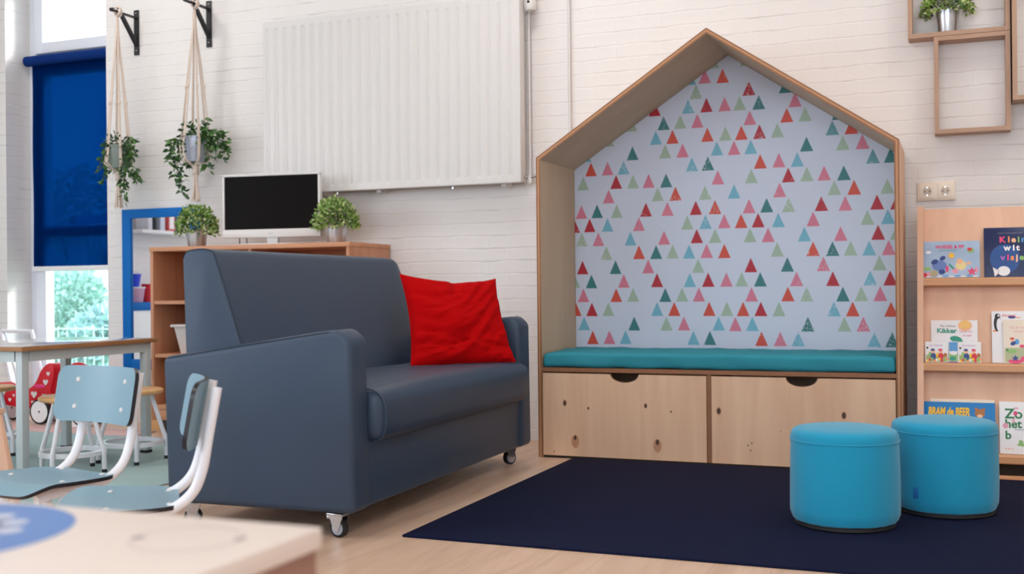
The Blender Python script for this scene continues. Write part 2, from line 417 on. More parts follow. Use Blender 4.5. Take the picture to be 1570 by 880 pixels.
def leaf(mb, p, d, L, m, rnd, wd=.5):
    """one folded pointed leaf from p along d"""
    d = Vector(d).normalized(); s = d.cross(Vector((rnd.gauss(0, 1), rnd.gauss(0, 1), rnd.gauss(0, 1))))
    s = s.normalized() if s.length > 1e-4 else d.orthogonal().normalized(); u = s.cross(d)
    w_ = L*wd*.5
    P = [p, p+d*L*.3+s*w_*.85+u*L*.06, p+d*L*.62+s*w_*.7+u*L*.05, p+d*L-u*L*.05, p+d*L*.62-s*w_*.7+u*L*.05, p+d*L*.3-s*w_*.85+u*L*.06, p+d*L*.33, p+d*L*.64]
    mb.add(P, [(0, 1, 6), (1, 2, 7, 6), (2, 3, 7), (0, 6, 5), (6, 7, 4, 5), (7, 3, 4)], m, True)
R_ = random.Random(3)
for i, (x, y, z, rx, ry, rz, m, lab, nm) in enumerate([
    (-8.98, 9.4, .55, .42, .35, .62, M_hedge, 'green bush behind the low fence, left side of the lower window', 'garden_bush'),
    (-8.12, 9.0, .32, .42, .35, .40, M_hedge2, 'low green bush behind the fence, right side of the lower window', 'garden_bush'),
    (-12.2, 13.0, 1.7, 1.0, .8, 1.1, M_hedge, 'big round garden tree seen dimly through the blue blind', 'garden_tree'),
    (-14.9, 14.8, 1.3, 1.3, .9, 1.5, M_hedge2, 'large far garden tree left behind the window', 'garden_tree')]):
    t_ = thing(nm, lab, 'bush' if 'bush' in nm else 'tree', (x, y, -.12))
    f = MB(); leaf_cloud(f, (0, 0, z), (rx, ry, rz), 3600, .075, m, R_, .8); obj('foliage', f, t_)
    f = MB()
    for k in range(3): f.tube([(.05*k-.05, 0, 0), (.2*k-.2, .05, z*.6), (.5*k-.5, .1, z)], [.05, .04, .02], M_bark, 6)
    obj('trunk', f, t_)
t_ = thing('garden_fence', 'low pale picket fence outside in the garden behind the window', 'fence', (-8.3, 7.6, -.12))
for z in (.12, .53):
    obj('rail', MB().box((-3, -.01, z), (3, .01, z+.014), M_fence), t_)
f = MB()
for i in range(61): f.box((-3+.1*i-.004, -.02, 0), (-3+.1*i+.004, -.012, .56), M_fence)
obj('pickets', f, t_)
t_ = thing('play_house', 'white play house with a tall post and blue frame out in the garden', 'play house', (-10.45, 11.3, -.12))
f = MB(); f.prism([(-.5, 0), (.5, 0), (.5, .75), (0, 1.15), (-.5, .75)], 'y', -.3, .3, M_white); obj('body', f, t_)
obj('post', MB().box((.0, -.42, 0), (.22, -.31, 1.55), M_white, .01), t_)
f = MB(); f.box((-.75, .4, 0), (-.65, .5, 1.9), M_slideblue); f.box((.85, .4, 0), (.95, .5, 1.9), M_slideblue); f.box((-.75, .4, 1.8), (.95, .5, 1.9), M_slideblue); obj('frame', f, t_)

# ------------------------------------------------------------------ rugs
o = obj('floor_rug', MB().box((0, 0, 0), (2.75, 1.565, .008), M_navy, .003), loc=(-1.53, 2.905, 0.0)); tag(o, 'large flat navy blue rug in front of the house bench', 'rug')
o.data.vertices[0].co = o.data.vertices[0].co
o = obj('floor_rug', MB().box((-3.4, 0, 0), (0, 3.2, .007), M_tealrug, .003), loc=(-2.79, 1.25, 0)); tag(o, 'pale teal rug under the stools and table on the left', 'rug')
o = obj('pink_floor_strip', MB().box((0, 0, 0), (1.5, .2, .006), M_pink, .002), loc=(-5.4, 4.47, 0)); tag(o, 'thin pink floor strip between teal rug and window', 'mat')  # flat pink strip laid on the floor beyond the teal rug

# ------------------------------------------------------------------ reading house
HX0, HX1, HY0, HY1 = -1.692, -.203, 4.486, 4.966
AX, AZ, EZ0, EZ1 = -.943, 1.79, 1.298, 1.29
TB = .019
house = thing('reading_house_bench', 'tall plywood house-shaped reading nook with bench and triangle backdrop', 'bench', (AX, HY0, 0))
def L(x): return x-AX
outer = [(L(HX0), 0), (L(HX0), EZ0), (0, AZ), (L(HX1), EZ1), (L(HX1), 0)]
def inner(t):
    sl = atan2(AZ-EZ0, AX-HX0); sr = atan2(AZ-EZ1, HX1-AX)
    return [(L(HX0)+t, 0), (L(HX0)+t, EZ0-t*((1-sin(sl))/cos(sl))), (0, AZ-t/cos((sl+sr)/2)), (L(HX1)-t, EZ1-t*((1-sin(sr))/cos(sr))), (L(HX1)-t, 0)]
i0, i1, i2, i3 = outer, inner(TB*.3), inner(TB*.68), inner(TB)
dy = HY1-HY0
for nm, a in (('side_panel', 0), ('roof_panel', 1), ('roof_panel', 2), ('side_panel', 3)):
    p = MB()
    A = [i0[a], i0[a+1]]; B = [i3[a], i3[a+1]]
    q = [A[0], A[1], B[1], B[0]]
    # sheet faces and back
    V = [(x, 0, z) for x, z in q]+[(x, dy, z) for x, z in q]
    p.add(V, [(0, 4, 5, 1)], M_ply); p.add(V, [(2, 6, 7, 3)], M_plyin)
    p.add(V, [(4, 7, 6, 5), (0, 3, 7, 4)], M_ply_e1)
    for (u, v_, m) in ((i0, i1, M_ply_e1), (i1, i2, M_ply_e2), (i2, i3, M_ply_e1)):
        p.add([(u[a][0], 0, u[a][1]), (u[a+1][0], 0, u[a+1][1]), (v_[a+1][0], 0, v_[a+1][1]), (v_[a][0], 0, v_[a][1])], [(0, 1, 2, 3)], m)
    p.add(V, [(1, 5, 6, 2)], M_ply_e1)
    obj(nm, p, house)
# patterned back panel: triangles printed on it, clipped to the inside outline
TRI = "G-1010,1712 B-1116,1646 P-1048,1648 O-968,1644 G-1089,1581 R-1281,1516 B-1126,1518 R-1042,1518 P-960,1517 G-1393,1453 T-1240,1450 G-1163,1451 P-1084,1450 G-1504,1389 B-1277,1385 O-1199,1385 O-1039,1385 G-958,1385 T-1388,1320 G-1234,1320 P-1153,1320 B-997,1320 P-920,1319 B-1616,1323 O-1590,1255 P-1509,1256 B-1432,1256 B-1111,1254 T-1038,1255 P-994,1190 G-1629,1191 R-1468,1191 G-1387,1189 P-1313,1189 T-1231,1187 G-1271,1126 O-1188,1125 G-1052,1124 G-862,1711 R-852,1579 T-693,1578 P-652,1514 G-893,1516 T-809,1514 P-849,1448 O-688,1449 G-610,1448 T-469,1446 O-417,1381 Q-496,1381 G-453,1314 P-372,1314 O-887,1384 R-807,1384 G-729,1385 T-605,1317 B-846,1319 Q-330,1250 T-258,1250 O-805,1252 P-724,1253 B-645,1252 G-845,1189 R-684,1186 G-605,1186 P-532,1187 T-450,1184 P-722,1122 B-922,1124 G-490,1122 O-408,1120 G-273,1119 P-1505,1125 P-1639,1057 T-1562,1058 G-1466,1056 R-1327,1057 P-1226,1057 R-1095,1057 O-1008,1057 R-1675,992 R-1599,993 B-1512,993 P-1361,992 G-1135,992 B-1052,992 P-967,993 G-1638,928 P-1557,927 B-1402,926 P-1243,926 R-1092,929 G-1009,928 G-1519,861 O-1362,862 T-1281,861 G-1204,862 B-1128,860 P-1048,861 O-968,859 R-1636,796 T-1475,795 P-1319,796 G-1087,795 G-1677,733 T-1593,730 P-1436,731 R-1278,732 B-1126,731 R-1042,731 P-960,731 P-1633,665 O-1473,665 G-1392,666 T-1240,664 G-1162,665 P-1085,665 O-1672,600 R-1592,599 G-1512,600 B-1279,600 O-1199,600 O-1039,600 G-959,600 B-1631,533 T-1388,533 G-1236,533 P-1155,534 B-997,534 O-1589,468 P-1508,469 B-1430,470 B-1112,469 T-1037,469 P-856,1056 T-779,1057 G-684,1055 R-545,1055 P-445,1053 R-315,1053 R-234,1051 O-892,991 R-817,992 B-729,990 P-580,990 G-355,989 B-272,990 G-853,927 P-774,926 B-618,925 P-466,923 R-312,924 G-236,923 G-735,861 O-582,860 T-500,859 G-425,859 B-349,858 P-270,858 R-851,794 T-692,794 P-539,794 G-308,794 G-892,731 T-810,730 P-653,730 R-500,729 B-346,730 R-265,729 P-849,664 O-691,664 G-611,663 T-459,662 G-383,663 P-306,663 O-887,599 R-809,599 G-730,598 B-497,598 O-419,598 O-263,596 P-922,532 B-847,533 T-607,532 G-454,532 P-376,533 O-807,467 P-726,467 B-649,467 B-332,467 T-260,467"
TC = {'R': speckled('print_crimson', (176, 22, 46)), 'O': speckled('print_orange_red', (206, 74, 56)), 'P': speckled('print_pink', (210, 120, 146)),
      'G': speckled('print_sage', (160, 184, 166)), 'T': speckled('print_deep_teal', (44, 118, 122)), 'B': speckled('print_sky_blue', (112, 178, 202)), 'Q': speckled('print_teal_blue', (92, 150, 162))}
def clip(poly, P):
    out = poly
    for i in range(len(P)):
        a, b = P[i], P[(i+1) % len(P)]; src = out; out = []
        def side(p): return (b[0]-a[0])*(p[1]-a[1])-(b[1]-a[1])*(p[0]-a[0])
        for j in range(len(src)):
            p, q = src[j], src[(j+1) % len(src)]; sp, sq = side(p), side(q)
            if sp <= 0: out.append(p)
            if (sp < 0 < sq) or (sq < 0 < sp):
                k = sp/(sp-sq); out.append((p[0]+(q[0]-p[0])*k, p[1]+(q[1]-p[1])*k))
        if not out: return []
    return out
p = MB(); clipP = [(x, z) for x, z in inner(TB+.001)]; clipP[0] = (clipP[0][0], .40); clipP[4] = (clipP[4][0], .40)
p.add([(x, dy-.018, z) for x, z in clipP]+[(x, dy-.002, z) for x, z in clipP], [(0, 1, 2, 3, 4)[::-1], (5, 6, 7, 8, 9)], M_paper)
for i, s in enumerate(TRI.split()):
    c = s[0]; x, z = (float(v)/1000 for v in s[1:].split(',')); x -= AX
    t3 = clip([(x-.0283, z), (x, z+.064), (x+.0283, z)], clipP)
    if len(t3) > 2: p.add([(a, dy-.0186, b) for a, b in t3], [tuple(range(len(t3)))[::-1]], TC[c])
obj('back_panel', p, house, label='white wallpapered back with small red, pink, green and blue triangles')
# bench boards
sb = MB(); sb.box((L(HX0)+TB, .0, .372), (L(HX1)-TB, dy-.02, .390), M_ply_e1); obj('seat_board', sb, house)
obj('divider', MB().box((-.0125, .004, .012), (.0045, dy-.02, .371), M_ply_e1), house)
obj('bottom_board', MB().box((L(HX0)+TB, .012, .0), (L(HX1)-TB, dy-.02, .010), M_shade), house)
obj('rear_board', MB().box((L(HX0)+TB, dy-.018, .0), (L(HX1)-TB, dy-.002, .371), M_ply), house)
def drawer(x0, x1, cx, knots):
    d = MB(); z0, z1 = .012, .366
    n_ = 14; top = [(x0, z1)]+[(cx+.061*cos(pi-pi*k/n_), .369-.035*sin(pi*k/n_)-.003) for k in range(n_+1)]+[(x1, z1)]
    poly = [(x1, z0), (x0, z0)]+top
    # front face as a strip so the notch stays clean
    cols = [x0]+[cx+.061*cos(pi-pi*k/n_) for k in range(n_+1)]+[x1]
    tz = [z1]+[z1-.035*sin(pi*k/n_) for k in range(n_+1)]+[z1]
    vs = []; fs = []
    for yy in (0.0, .016):
        for x_, t_ in zip(cols, tz): vs += [(x_, yy, z0), (x_, yy, t_)]
    K = len(cols)
    for i in range(K-1):
        a = 2*i; fs.append((a, a+2, a+3, a+1)); b_ = a+2*K; fs.append((b_, b_+1, b_+3, b_+2))
    d.add(vs, fs, M_ply)
    fs = []
    for i in range(K-1):
        a = 2*i; b_ = a+2*K; fs.append((a+1, a+3, b_+3, b_+1)); fs.append((a, b_, b_+2, a+2))
    fs += [(0, 1, 2*K+1, 2*K), (2*K-2, 4*K-2, 4*K-1, 2*K-1)]
    d.add(vs, fs, M_ply_e2)
    for kx, kz, r, hal in knots:
        kx -= AX
        for rr, m, yy in ((r*hal, M_knoth, -.0003), (r, M_knot, -.0006)):
            if (hal == 0 and m is M_knoth) or (hal == 1 and m is M_knot): continue
            d.add([(kx+rr*.8*cos(a), yy, kz+rr*1.3*sin(a)) for a in [2*pi*k/12 for k in range(12)]], [tuple(range(12))], m)
    f = obj('drawer_front', d, house)
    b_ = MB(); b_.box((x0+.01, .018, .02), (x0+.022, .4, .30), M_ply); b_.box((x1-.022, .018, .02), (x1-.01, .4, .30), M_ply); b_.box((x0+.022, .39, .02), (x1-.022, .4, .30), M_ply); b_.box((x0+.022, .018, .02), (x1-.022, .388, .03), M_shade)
    obj('drawer_box', b_, f)
drawer(L(HX0)+TB+.003, -.0145, -1.304-AX, [(-1.57, .238, .008, 1.5), (-1.464, .219, .005, 0), (-1.213, .237, .008, 0), (-1.105, .216, .004, 0), (-1.524, .075, .022, 1), (-1.164, .072, .022, 1), (-1.524, .091, .008, 0), (-1.164, .087, .009, 0), (-1.524, .065, .002, 0), (-1.62, .028, .003, 0)])
drawer(.0065, L(HX1)-TB-.003, -.577-AX, [(-.907, .225, .0095, 1.4), (-.417, .223, .0095, 1.3), (-.79, .09, .003, 0), (-.775, .10, .003, 0), (-.78, .07, .003, 0), (-.66, .15, .002, 0)])

def cushion(mb, x0, x1, y0, y1, z0, z1, m, r=.02, nx=60, ny=16, wr=.0025, seed=0, crown=.006):
    """soft slab: rounded box grid with wrinkles"""
    bm = bmesh.new(); bmesh.ops.create_cube(bm, size=1)
    sx, sy, sz = x1-x0, y1-y0, z1-z0
    for v in bm.verts: v.co = Vector(((x0+x1)/2+v.co.x*sx, (y0+y1)/2+v.co.y*sy, (z0+z1)/2+v.co.z*sz))
    bmesh.ops.bevel(bm, geom=bm.edges[:], offset=r, segments=4, profile=.5, affect='EDGES')
    def cut(axis, a, b, n):
        for k in range(1, n):
            c = [0, 0, 0]; c[axis] = a+(b-a)*k/n; no = [0, 0, 0]; no[axis] = 1
            bmesh.ops.bisect_plane(bm, geom=bm.verts[:]+bm.edges[:]+bm.faces[:], plane_co=c, plane_no=no, dist=1e-6)
    cut(0, x0+r, x1-r, nx); cut(1, y0+r, y1-r, ny)
    bm.normal_update()
    for v in bm.verts:
        p = v.co; f = noise.noise(Vector((p.x*9+seed, p.y*14, p.z*30)))*wr+noise.noise(Vector((p.x*26+seed, p.y*40, p.z*50)))*wr*.5
        u = (p.x-x0)/sx; q = (p.y-y0)/sy; cr = crown*min(1, 4*sin(pi*min(max(u, 0), 1)))*sin(pi*min(max(q, 0), 1))
        v.co = p+v.normal*f+Vector((0, 0, cr if p.z > (z0+z1)/2 else 0))
    mb.from_bm(bm, m, True)
cu = MB(); cushion(cu, -.7255, .7215, -.004, .448, .0, .062, M_tealcush, .017, seed=3, wr=.0055)
o = obj('bench_cushion', cu, loc=(AX, HY0+.002, .392)); tag(o, 'long flat turquoise cushion lying on the house bench seat', 'cushion')
def _piping(mb, pts, r, m, closed=False): mb.tube(pts, r, m, 6, closed=closed)

# ------------------------------------------------------------------ sofa (local: +X = front, Y along its length)
sofa = thing('sofa', 'slate blue vinyl two-seat sofa on castors beside the plywood reading house', 'sofa', (-1.63, 2.795, 0), radians(1.35))
LEN = 1.545; AW = .112
def arm(y0, y1):
    m_ = MB()
    # side outline (x, z), top rises to the front; extruded along y with soft edges
    poly = [(0, .078), (-.655, .078), (-.668, .53), (-.10, .612), (-.04, .617), (-.004, .585)]
    m_.prism(poly, 'y', y0, y1, M_sofa, .021, 5); return m_
def arm_piping(y, sgn):
    m_ = MB(); m_.tube(smooth_path([(-.655, y, .5255), (-.40, y, .5635), (-.12, y, .6035), (-.075, y+sgn*.003, .6075), (-.052, y+sgn*.016, .6155)], 5), .0020, M_seam, 6); return m_
for y0, y1 in ((0, AW), (LEN-.122, LEN)):
    a = obj('armrest', arm(y0, y1), sofa)
    obj('stitching', arm_piping(y0+.0058, 1) if y0 == 0 else arm_piping(y1-.0058, -1), a)
# base under the seat
obj('base', MB().box((-.64, AW-.03, .08), (-.012, LEN-.09, .31), M_sofa, .012, 3), sofa)
# backrest
bk = MB(); Y0, Y1 = AW-.012, LEN-.115
prof = [(-.648, .30), (-.664, .80), (-.662, .846), (-.640, .864), (-.562, .863), (-.532, .815), (-.44, .55), (-.39, .40), (-.385, .30)]
# built as rows of an outline whose ends are rounded towards the top far corner
n_ = 40; vs = []; fs = []; npf = 0
pr = [Vector((x, 0, z)) for x, z in prof]
pp = [Vector((p.x, 0, p.z)) for p in smooth_path([tuple(p) for p in pr], 4)]; npf = len(pp); cxp = sum((p.x for p in pp))/npf
for i in range(n_+1):
    u = i/n_; y = Y0+(Y1-Y0)*u
    de = min(y-Y0, Y1-y)
    rr = .085 if y > (Y0+Y1)/2 else .022
    t = max(0, 1-de/rr); k = 1-sqrt(max(0, 1-t*t))
    re = .03; t2 = max(0, 1-de/re); k2 = 1-sqrt(max(0, 1-t2*t2))
    for p in pp:
        zz = p.z-(k*rr if p.z > .30 else 0)*min(1, max(0, (p.z-.30)/.5))
        xx = p.x+(cxp-p.x)*k2*.12
        vs.append((xx, y, zz))
# finer sampling near the ends
ys = []
vs = []
def row(y):
    de = min(y-Y0, Y1-y); rr = .08 if y > (Y0+Y1)/2 else .014
    t = max(0, 1-de/rr); k = 1-sqrt(max(0, 1-t*t)); t2 = max(0, 1-de/.03); k2 = 1-sqrt(max(0, 1-t2*t2))
    for p in pp: vs.append((p.x+(cxp-p.x)*k2*.06, y, p.z-k*rr*min(1, max(0, (p.z-.30)/.5))))
ys = [Y0+(.03*(1-cos(pi/2*i/6))) for i in range(7)]+[Y0+.03+(Y1-Y0-.03-.08)*i/24 for i in range(1, 25)]+[Y1-.08+.08*sin(pi/2*i/12) for i in range(1, 13)]
for y in ys: row(y)
for i in range(len(ys)-1):
    for k in range(npf-1): fs.append((i*npf+k, i*npf+k+1, (i+1)*npf+k+1, (i+1)*npf+k))
    fs.append((i*npf+npf-1, i*npf, (i+1)*npf, (i+1)*npf+npf-1))
fs += [tuple(range(npf))[::-1], tuple((len(ys)-1)*npf+k for k in range(npf))]
bk.add(vs, fs, M_sofa, True)
bo = obj('backrest', bk, sofa)
_n = len(vs); row(Y0+.008); _r = [Vector(q) for q in vs[_n:]]; del vs[_n:]
_cc = Vector((cxp, Y0+.008, .62)); _sp = [q+(q-_cc).normalized()*.0004+Vector((0, -.0004, 0)) for q in _r if q.z > .50 and q.x > -.655]
sm = MB(); sm.tube(_sp, .0021, M_seam, 6); obj('stitching', sm, bo)
# seat cushion
sc_ = MB(); cushion(sc_, -.42, .042, AW-.004, LEN-.118, .272, .432, M_sofa, .045, 40, 16, .003, 11, .012)
so = obj('seat_cushion', sc_, sofa)
yy = AW+.014
sm = MB(); sm.tube(smooth_path([(-.3, yy, .436), (-.05, yy, .435), (.012, yy, .425), (.040, yy, .39), (.043, yy, .33), (.030, yy, .288), (0, yy, .276)], 5), .003, M_sofa, 6); obj('piping', sm, so)
# castors
def caster(x, y, a):
    c = MB(); c.box((-.028, -.028, .068), (.028, .028, .074), M_chrome, .002)
    for s in (-1, 1):
        c.prism([(-.028, .068), (.024, .068), (.006, .018), (-.008, .018)], 'y', s*.0155-.001, s*.0155+.001, M_chrome)
    c.box((-.040, -.012, .052), (-.026, .012, .064), M_chrome, .003)
    c.lathe([(0, 0), (.006, 0), (.006, .010), (0, .010)], M_chrome, (0, 0, .070), 12)
    o = obj('caster', c, sofa, loc=(x, y, 0), rot=(0, 0, a), label='chrome swivel castor')
    w_ = MB(); w_.lathe([(.004, -.011), (.020, -.011), (.022, -.012), (.0275, -.009), (.028, 0), (.0275, .009), (.022, .012), (.020, .011), (.004, .011)], M_rubber, (0, 0, .028), 28, axis='y')
    for s in (-1, 1): w_.lathe([(0, s*.0125), (.012, s*.0125), (.014, s*.011), (.020, s*.0115)], M_silvpot, (0, 0, .028), 24, axis='y')
    obj('wheel', w_, o)
caster(-.075, .052, radians(-8)); caster(-.075, LEN-.07, radians(60)); caster(-.60, .06, radians(30)); caster(-.60, LEN-.07, 0)

# ------------------------------------------------------------------ red pillow leaning in the sofa corner
c00, c10, c11, c01 = Vector((-1.93, 3.745, .436)), Vector((-1.645, 4.115, .437)), Vector((-1.795, 4.27, .775)), Vector((-2.055, 3.90, .797))
pc = (c00+c10)/2; pm = MB(); N = 44
nrm = (c10-c00).cross(c01-c00).normalized()
if nrm.y > 0: nrm = -nrm
vs = []; fs = []
for side in (1, -1):
    for j in range(N+1):
        for i in range(N+1):
            u, v = i/N, j/N; a, b = 2*u-1, 2*v-1
            # sides pull inwards between the corners
            uu = u+(.5-u)*.09*(1-b*b); vv = v+(.5-v)*(.17 if b > 0 else .03)*(1-a*a)*min(1, abs(b)*1.4)
            P = c00.lerp(c10, uu).lerp(c01.lerp(c11, uu), vv)
            th = (max(0, (1-a*a)*(1-b*b)))**.42
            q = Vector((u*3.1, v*3.1, side*2.))
            wr = noise.noise(Vector((u*2.2+v*1.4, v*9-u*3+2*sin(u*4), side)))*.020*(1.1-.5*v)+noise.noise(Vector((u*5, v*26-u*7+2*sin(u*5), 3)))*.0095*(1.15-v)+noise.noise(Vector((u*11, v*40, 6)))*.0022
            ed = th**.5
            off = side*(.062*th)*(1.0 if side > 0 else .55)+(wr*ed if side > 0 else wr*.4*ed)
            for k_, (v0, sl, am, wd_) in enumerate(((.10, .02, .012, .018), (.19, -.05, .011, .016), (.27, .10, .010, .017), (.38, -.12, .009, .02), (.50, .06, .007, .02), (.66, -.10, .006, .025))):
                vc = v0+sl*sin(u*4.3+k_*1.7)+.03*noise.noise(Vector((u*4, k_*3., 0)))
                mask = .5+.5*noise.noise(Vector((u*2.6+k_*5, k_*2., 1.)))*1.6
                if side > 0: off -= am*max(0, min(1.2, mask))*math.exp(-((v-vc)/wd_)**2)*ed
            # slump fold near the top edge
            if side > 0:
                off -= .022*math.exp(-((u-.52-(v-1)*.25)/.045)**2)*max(0, v-.55)*2*ed
                off -= .010*math.exp(-((v-.20-.05*sin(u*5))/.025)**2)*ed
                off -= .008*math.exp(-((v-.33+.10*u)/.02)**2)*ed*(1-u)
            vs.append(P-pc+nrm*off)
M1 = (N+1)*(N+1)
for s in range(2):
    for j in range(N):
        for i in range(N):
            a = s*M1+j*(N+1)+i; f = (a, a+1, a+N+2, a+N+1); fs.append(f if s == 0 else f[::-1])
for i in range(N):   # close the rim
    for (a, b) in ((i, i+1), (N*(N+1)+i+1, N*(N+1)+i)): fs.append((b, a, a+M1, b+M1))
    for (a, b) in ((i*(N+1), (i+1)*(N+1)), ((i+1)*(N+1)+N, i*(N+1)+N)): fs.append((a, b, b+M1, a+M1))
pm.add(vs, fs, M_red, True)
o = obj('throw_pillow', pm, loc=pc); tag(o, 'crumpled bright red square pillow leaning in the far sofa corner', 'pillow')

# ------------------------------------------------------------------ poufs
def pouf(x, y, lab, seed):
    t_ = thing('pouf', lab, 'pouf', (x, y, .008), 0, 'turquoise poufs on the navy rug')
    R, H_ = .160, .291; m_ = MB()
    prof = [(0, .014), (.10, .012), (R-.022, .012), (R-.008, .018), (R-.001, .035)]
    prof += [(R+.001*sin(pi*k/10), .035+(H_-.028-.035)*k/14) for k in range(1, 14)]
    prof += [(R-.0005, H_-.026), (R-.002, H_-.016), (R-.007, H_-.007), (R-.018, H_-.001), (R-.035, H_+.002), (R*.6, H_+.006), (R*.3, H_+.008), (.012, H_+.0082), (0, H_+.0082)]
    m_.lathe(prof, M_pouf, n=72)
    nv = []
    for v in m_.v:
        p = Vector(v); a = atan2(p.y, p.x); r = hypot(p.x, p.y)
        k = noise.noise(Vector((cos(a)*2+seed, sin(a)*2, p.z*5)))*.0022
        if r > R*.8 and p.z < .12: k += noise.noise(Vector((a*6, seed, p.z*5)))*.0055*(1-p.z/.12)
        s_ = 1+k/max(r, .02) if r > .05 else 1
        nv.append((p.x*s_, p.y*s_, p.z))
    m_.v = nv; b_ = obj('cover', m_, t_)
    pg = MB(); pg.tube([(.1603*cos(2*pi*k/72), .1603*sin(2*pi*k/72), H_-.034) for k in range(72)], .0016, M_pouf, 6, closed=True); obj('seam', pg, b_)
    f = MB(); f.lathe([(0, 0), (R-.018, 0), (R-.012, .004), (R-.014, .013), (0, .013)], M_rubber, n=48); obj('base_ring', f, t_, label='black rubber base')
    return t_
pouf(-.325, 3.49, 'front turquoise pouf standing before the right drawer of the house bench', 0)
p2 = pouf(-.045, 3.795, 'rear turquoise pouf with small blue side tag in front of the bookcase', 9)
a_ = atan2(3.66-3.795, -.125+.045)
tg = MB(); tg.box((-.004, -.008, 0), (.001, .008, .034), mat('blue_fabric_tag', (30, 110, 180), .6), .0015)
obj('fabric_tag', tg, p2, loc=(.1625*cos(a_), .1625*sin(a_), .058), rot=(0, 0, a_), label='small blue fabric tag')

# ------------------------------------------------------------------ display bookcase, leaning back
LEAN = .29
bc = thing('display_bookcase', 'light beech display rack with slanted shelves for picture books at right', 'bookcase', (-.150, 4.50, 0))
BW = .92; BT = 1.045
def yF(z): return LEAN*z
for x in (0, BW-.023):
    s_ = MB(); s_.prism([(yF(0)+.0, .0), (yF(BT)-.006, BT-.01), (yF(BT)+.0, BT+.004), (yF(BT)+.075, BT+.004), (yF(BT)+.085, BT-.02), (.41, 0)], 'x', x, x+.023, M_lbeech)
    obj('side_panel', s_, bc)
s_ = MB(); Pb = [(yF(.05)+.060, .05), (yF(BT-.004)+.060, BT-.004), (yF(BT-.004)+.072, BT-.004), (yF(.05)+.072, .05)]
s_.prism(Pb, 'x', .023, BW-.023, M_lbeech); obj('back_board', s_, bc)
SH = [.757, .424, .088]
for z in SH:
    m_ = MB(); y0 = yF(z)-.002; m_.prism([(y0+.004, z-.032), (y0, z-.028), (y0, z-.006), (y0+.005, z), (y0+.062, z), (y0+.058, z-.032)], 'x', .023, BW-.023, M_lbeechx); obj('shelf', m_, bc)
obj('plinth', MB().box((.023, .10, 0), (BW-.023, .118, .05), M_shade), bc)  # board in the painted shade tone, closing the dark void under the shelf
obj('foot_rail', MB().box((.023, .004, .0), (BW-.023, .03, .014), M_lbeechx, .002), bc)

def card(name): return mat(name, (235, 235, 238), .4)
M_pg = mat('white_pages', (236, 232, 224), .7)
def col(name, c, r=.4): return mat(name, c, r, vary=.01)
CW = col('cover_white', (238, 238, 242)); CL = mat('cover_lilac_blue', (170, 196, 226), .35, vary=.12, vscale=14); CN = mat('cover_navy', (20, 44, 96), .35, vary=.35, vscale=6)
CB = col('cover_bright_blue', (20, 128, 200)); CG = col('ink_green', (20, 120, 62)); CY = col('ink_yellow', (250, 200, 40)); CP = col('ink_pink', (226, 70, 120)); CR = col('ink_red', (214, 40, 60))
CO = col('ink_orange', (240, 150, 90)); CPe = col('ink_peach', (246, 190, 150)); CPu = col('ink_purple', (176, 110, 200)); CK = col('ink_black', (30, 34, 46)); CT = col('ink_teal', (40, 150, 130))
CS = col('ink_sky', (90, 160, 220)); CLg = col('ink_leaf', (140, 190, 110)); CBr = col('ink_brown', (176, 110, 54)); CC = col('cover_cream', (236, 224, 206)); CDb = col('ink_deep_blue', (44, 70, 140)); CGr = col('ink_grey', (150, 150, 160)); CPk = col('ink_soft_pink', (230, 160, 180))
CMt = mat('cover_meadow', (170, 186, 120), .4, vary=.2, vscale=20)
YB_ = -.0012
def disc(mb, x, z, rx, rz, m, y=-.0006, n=16, a0=0, rot=0.):
    mb.add([(x+rx*cos(a)*cos(rot)-rz*sin(a)*sin(rot), y, z+rx*cos(a)*sin(rot)+rz*sin(a)*cos(rot)) for a in [2*pi*k/n+a0 for k in range(n)]], [tuple(range(n))], m)
def quad(mb, x0, x1, z0, z1, m, y=-.0005): mb.add([(x0, y, z0), (x1, y, z0), (x1, y, z1), (x0, y, z1)], [(0, 1, 2, 3)], m)
def star(mb, x, z, r, m, y=-.0007): mb.add([(x+(r if k % 2 == 0 else r*.45)*sin(pi*k/5), y, z+(r if k % 2 == 0 else r*.45)*cos(pi*k/5)) for k in range(10)], [tuple(range(10))[::-1]], m)
def book(x, zs, w, h, mcov, lab, paint, t=.011, fwd=0., group=None, cat='book', name='picture_book'):
    """x = left edge (world), zs = height of the ledge it stands on, leaning with the rack"""
    y = 4.50+LEAN*zs+.040-fwd
    t_ = thing(name, lab, cat, (x, y, zs+.0015), 0, group); t_.rotation_euler = (-math.atan(LEAN), 0, 0)
    b_ = MB(); b_.box((0, 0, 0), (w, .0016, h), mcov, .0006); b_.box((0, t-.0016, 0), (w, t, h), mcov, .0006); b_.box((-.0005, .0005, 0), (.0012, t-.0005, h), mcov)
    art, let = MB(), MB(); paint(art, let)
    for f_, k_ in zip(art.f, art.m): b_.add([art.v[i] for i in f_], [tuple(range(len(f_)))], art.mats[k_])
    co = obj('cover', b_, t_)
    b_ = MB(); b_.box((.002, .0018, .002), (w-.002, t-.0018, h-.002), M_pg); obj('pages', b_, t_)
    if let.v: obj('title', let, co)
    return t_
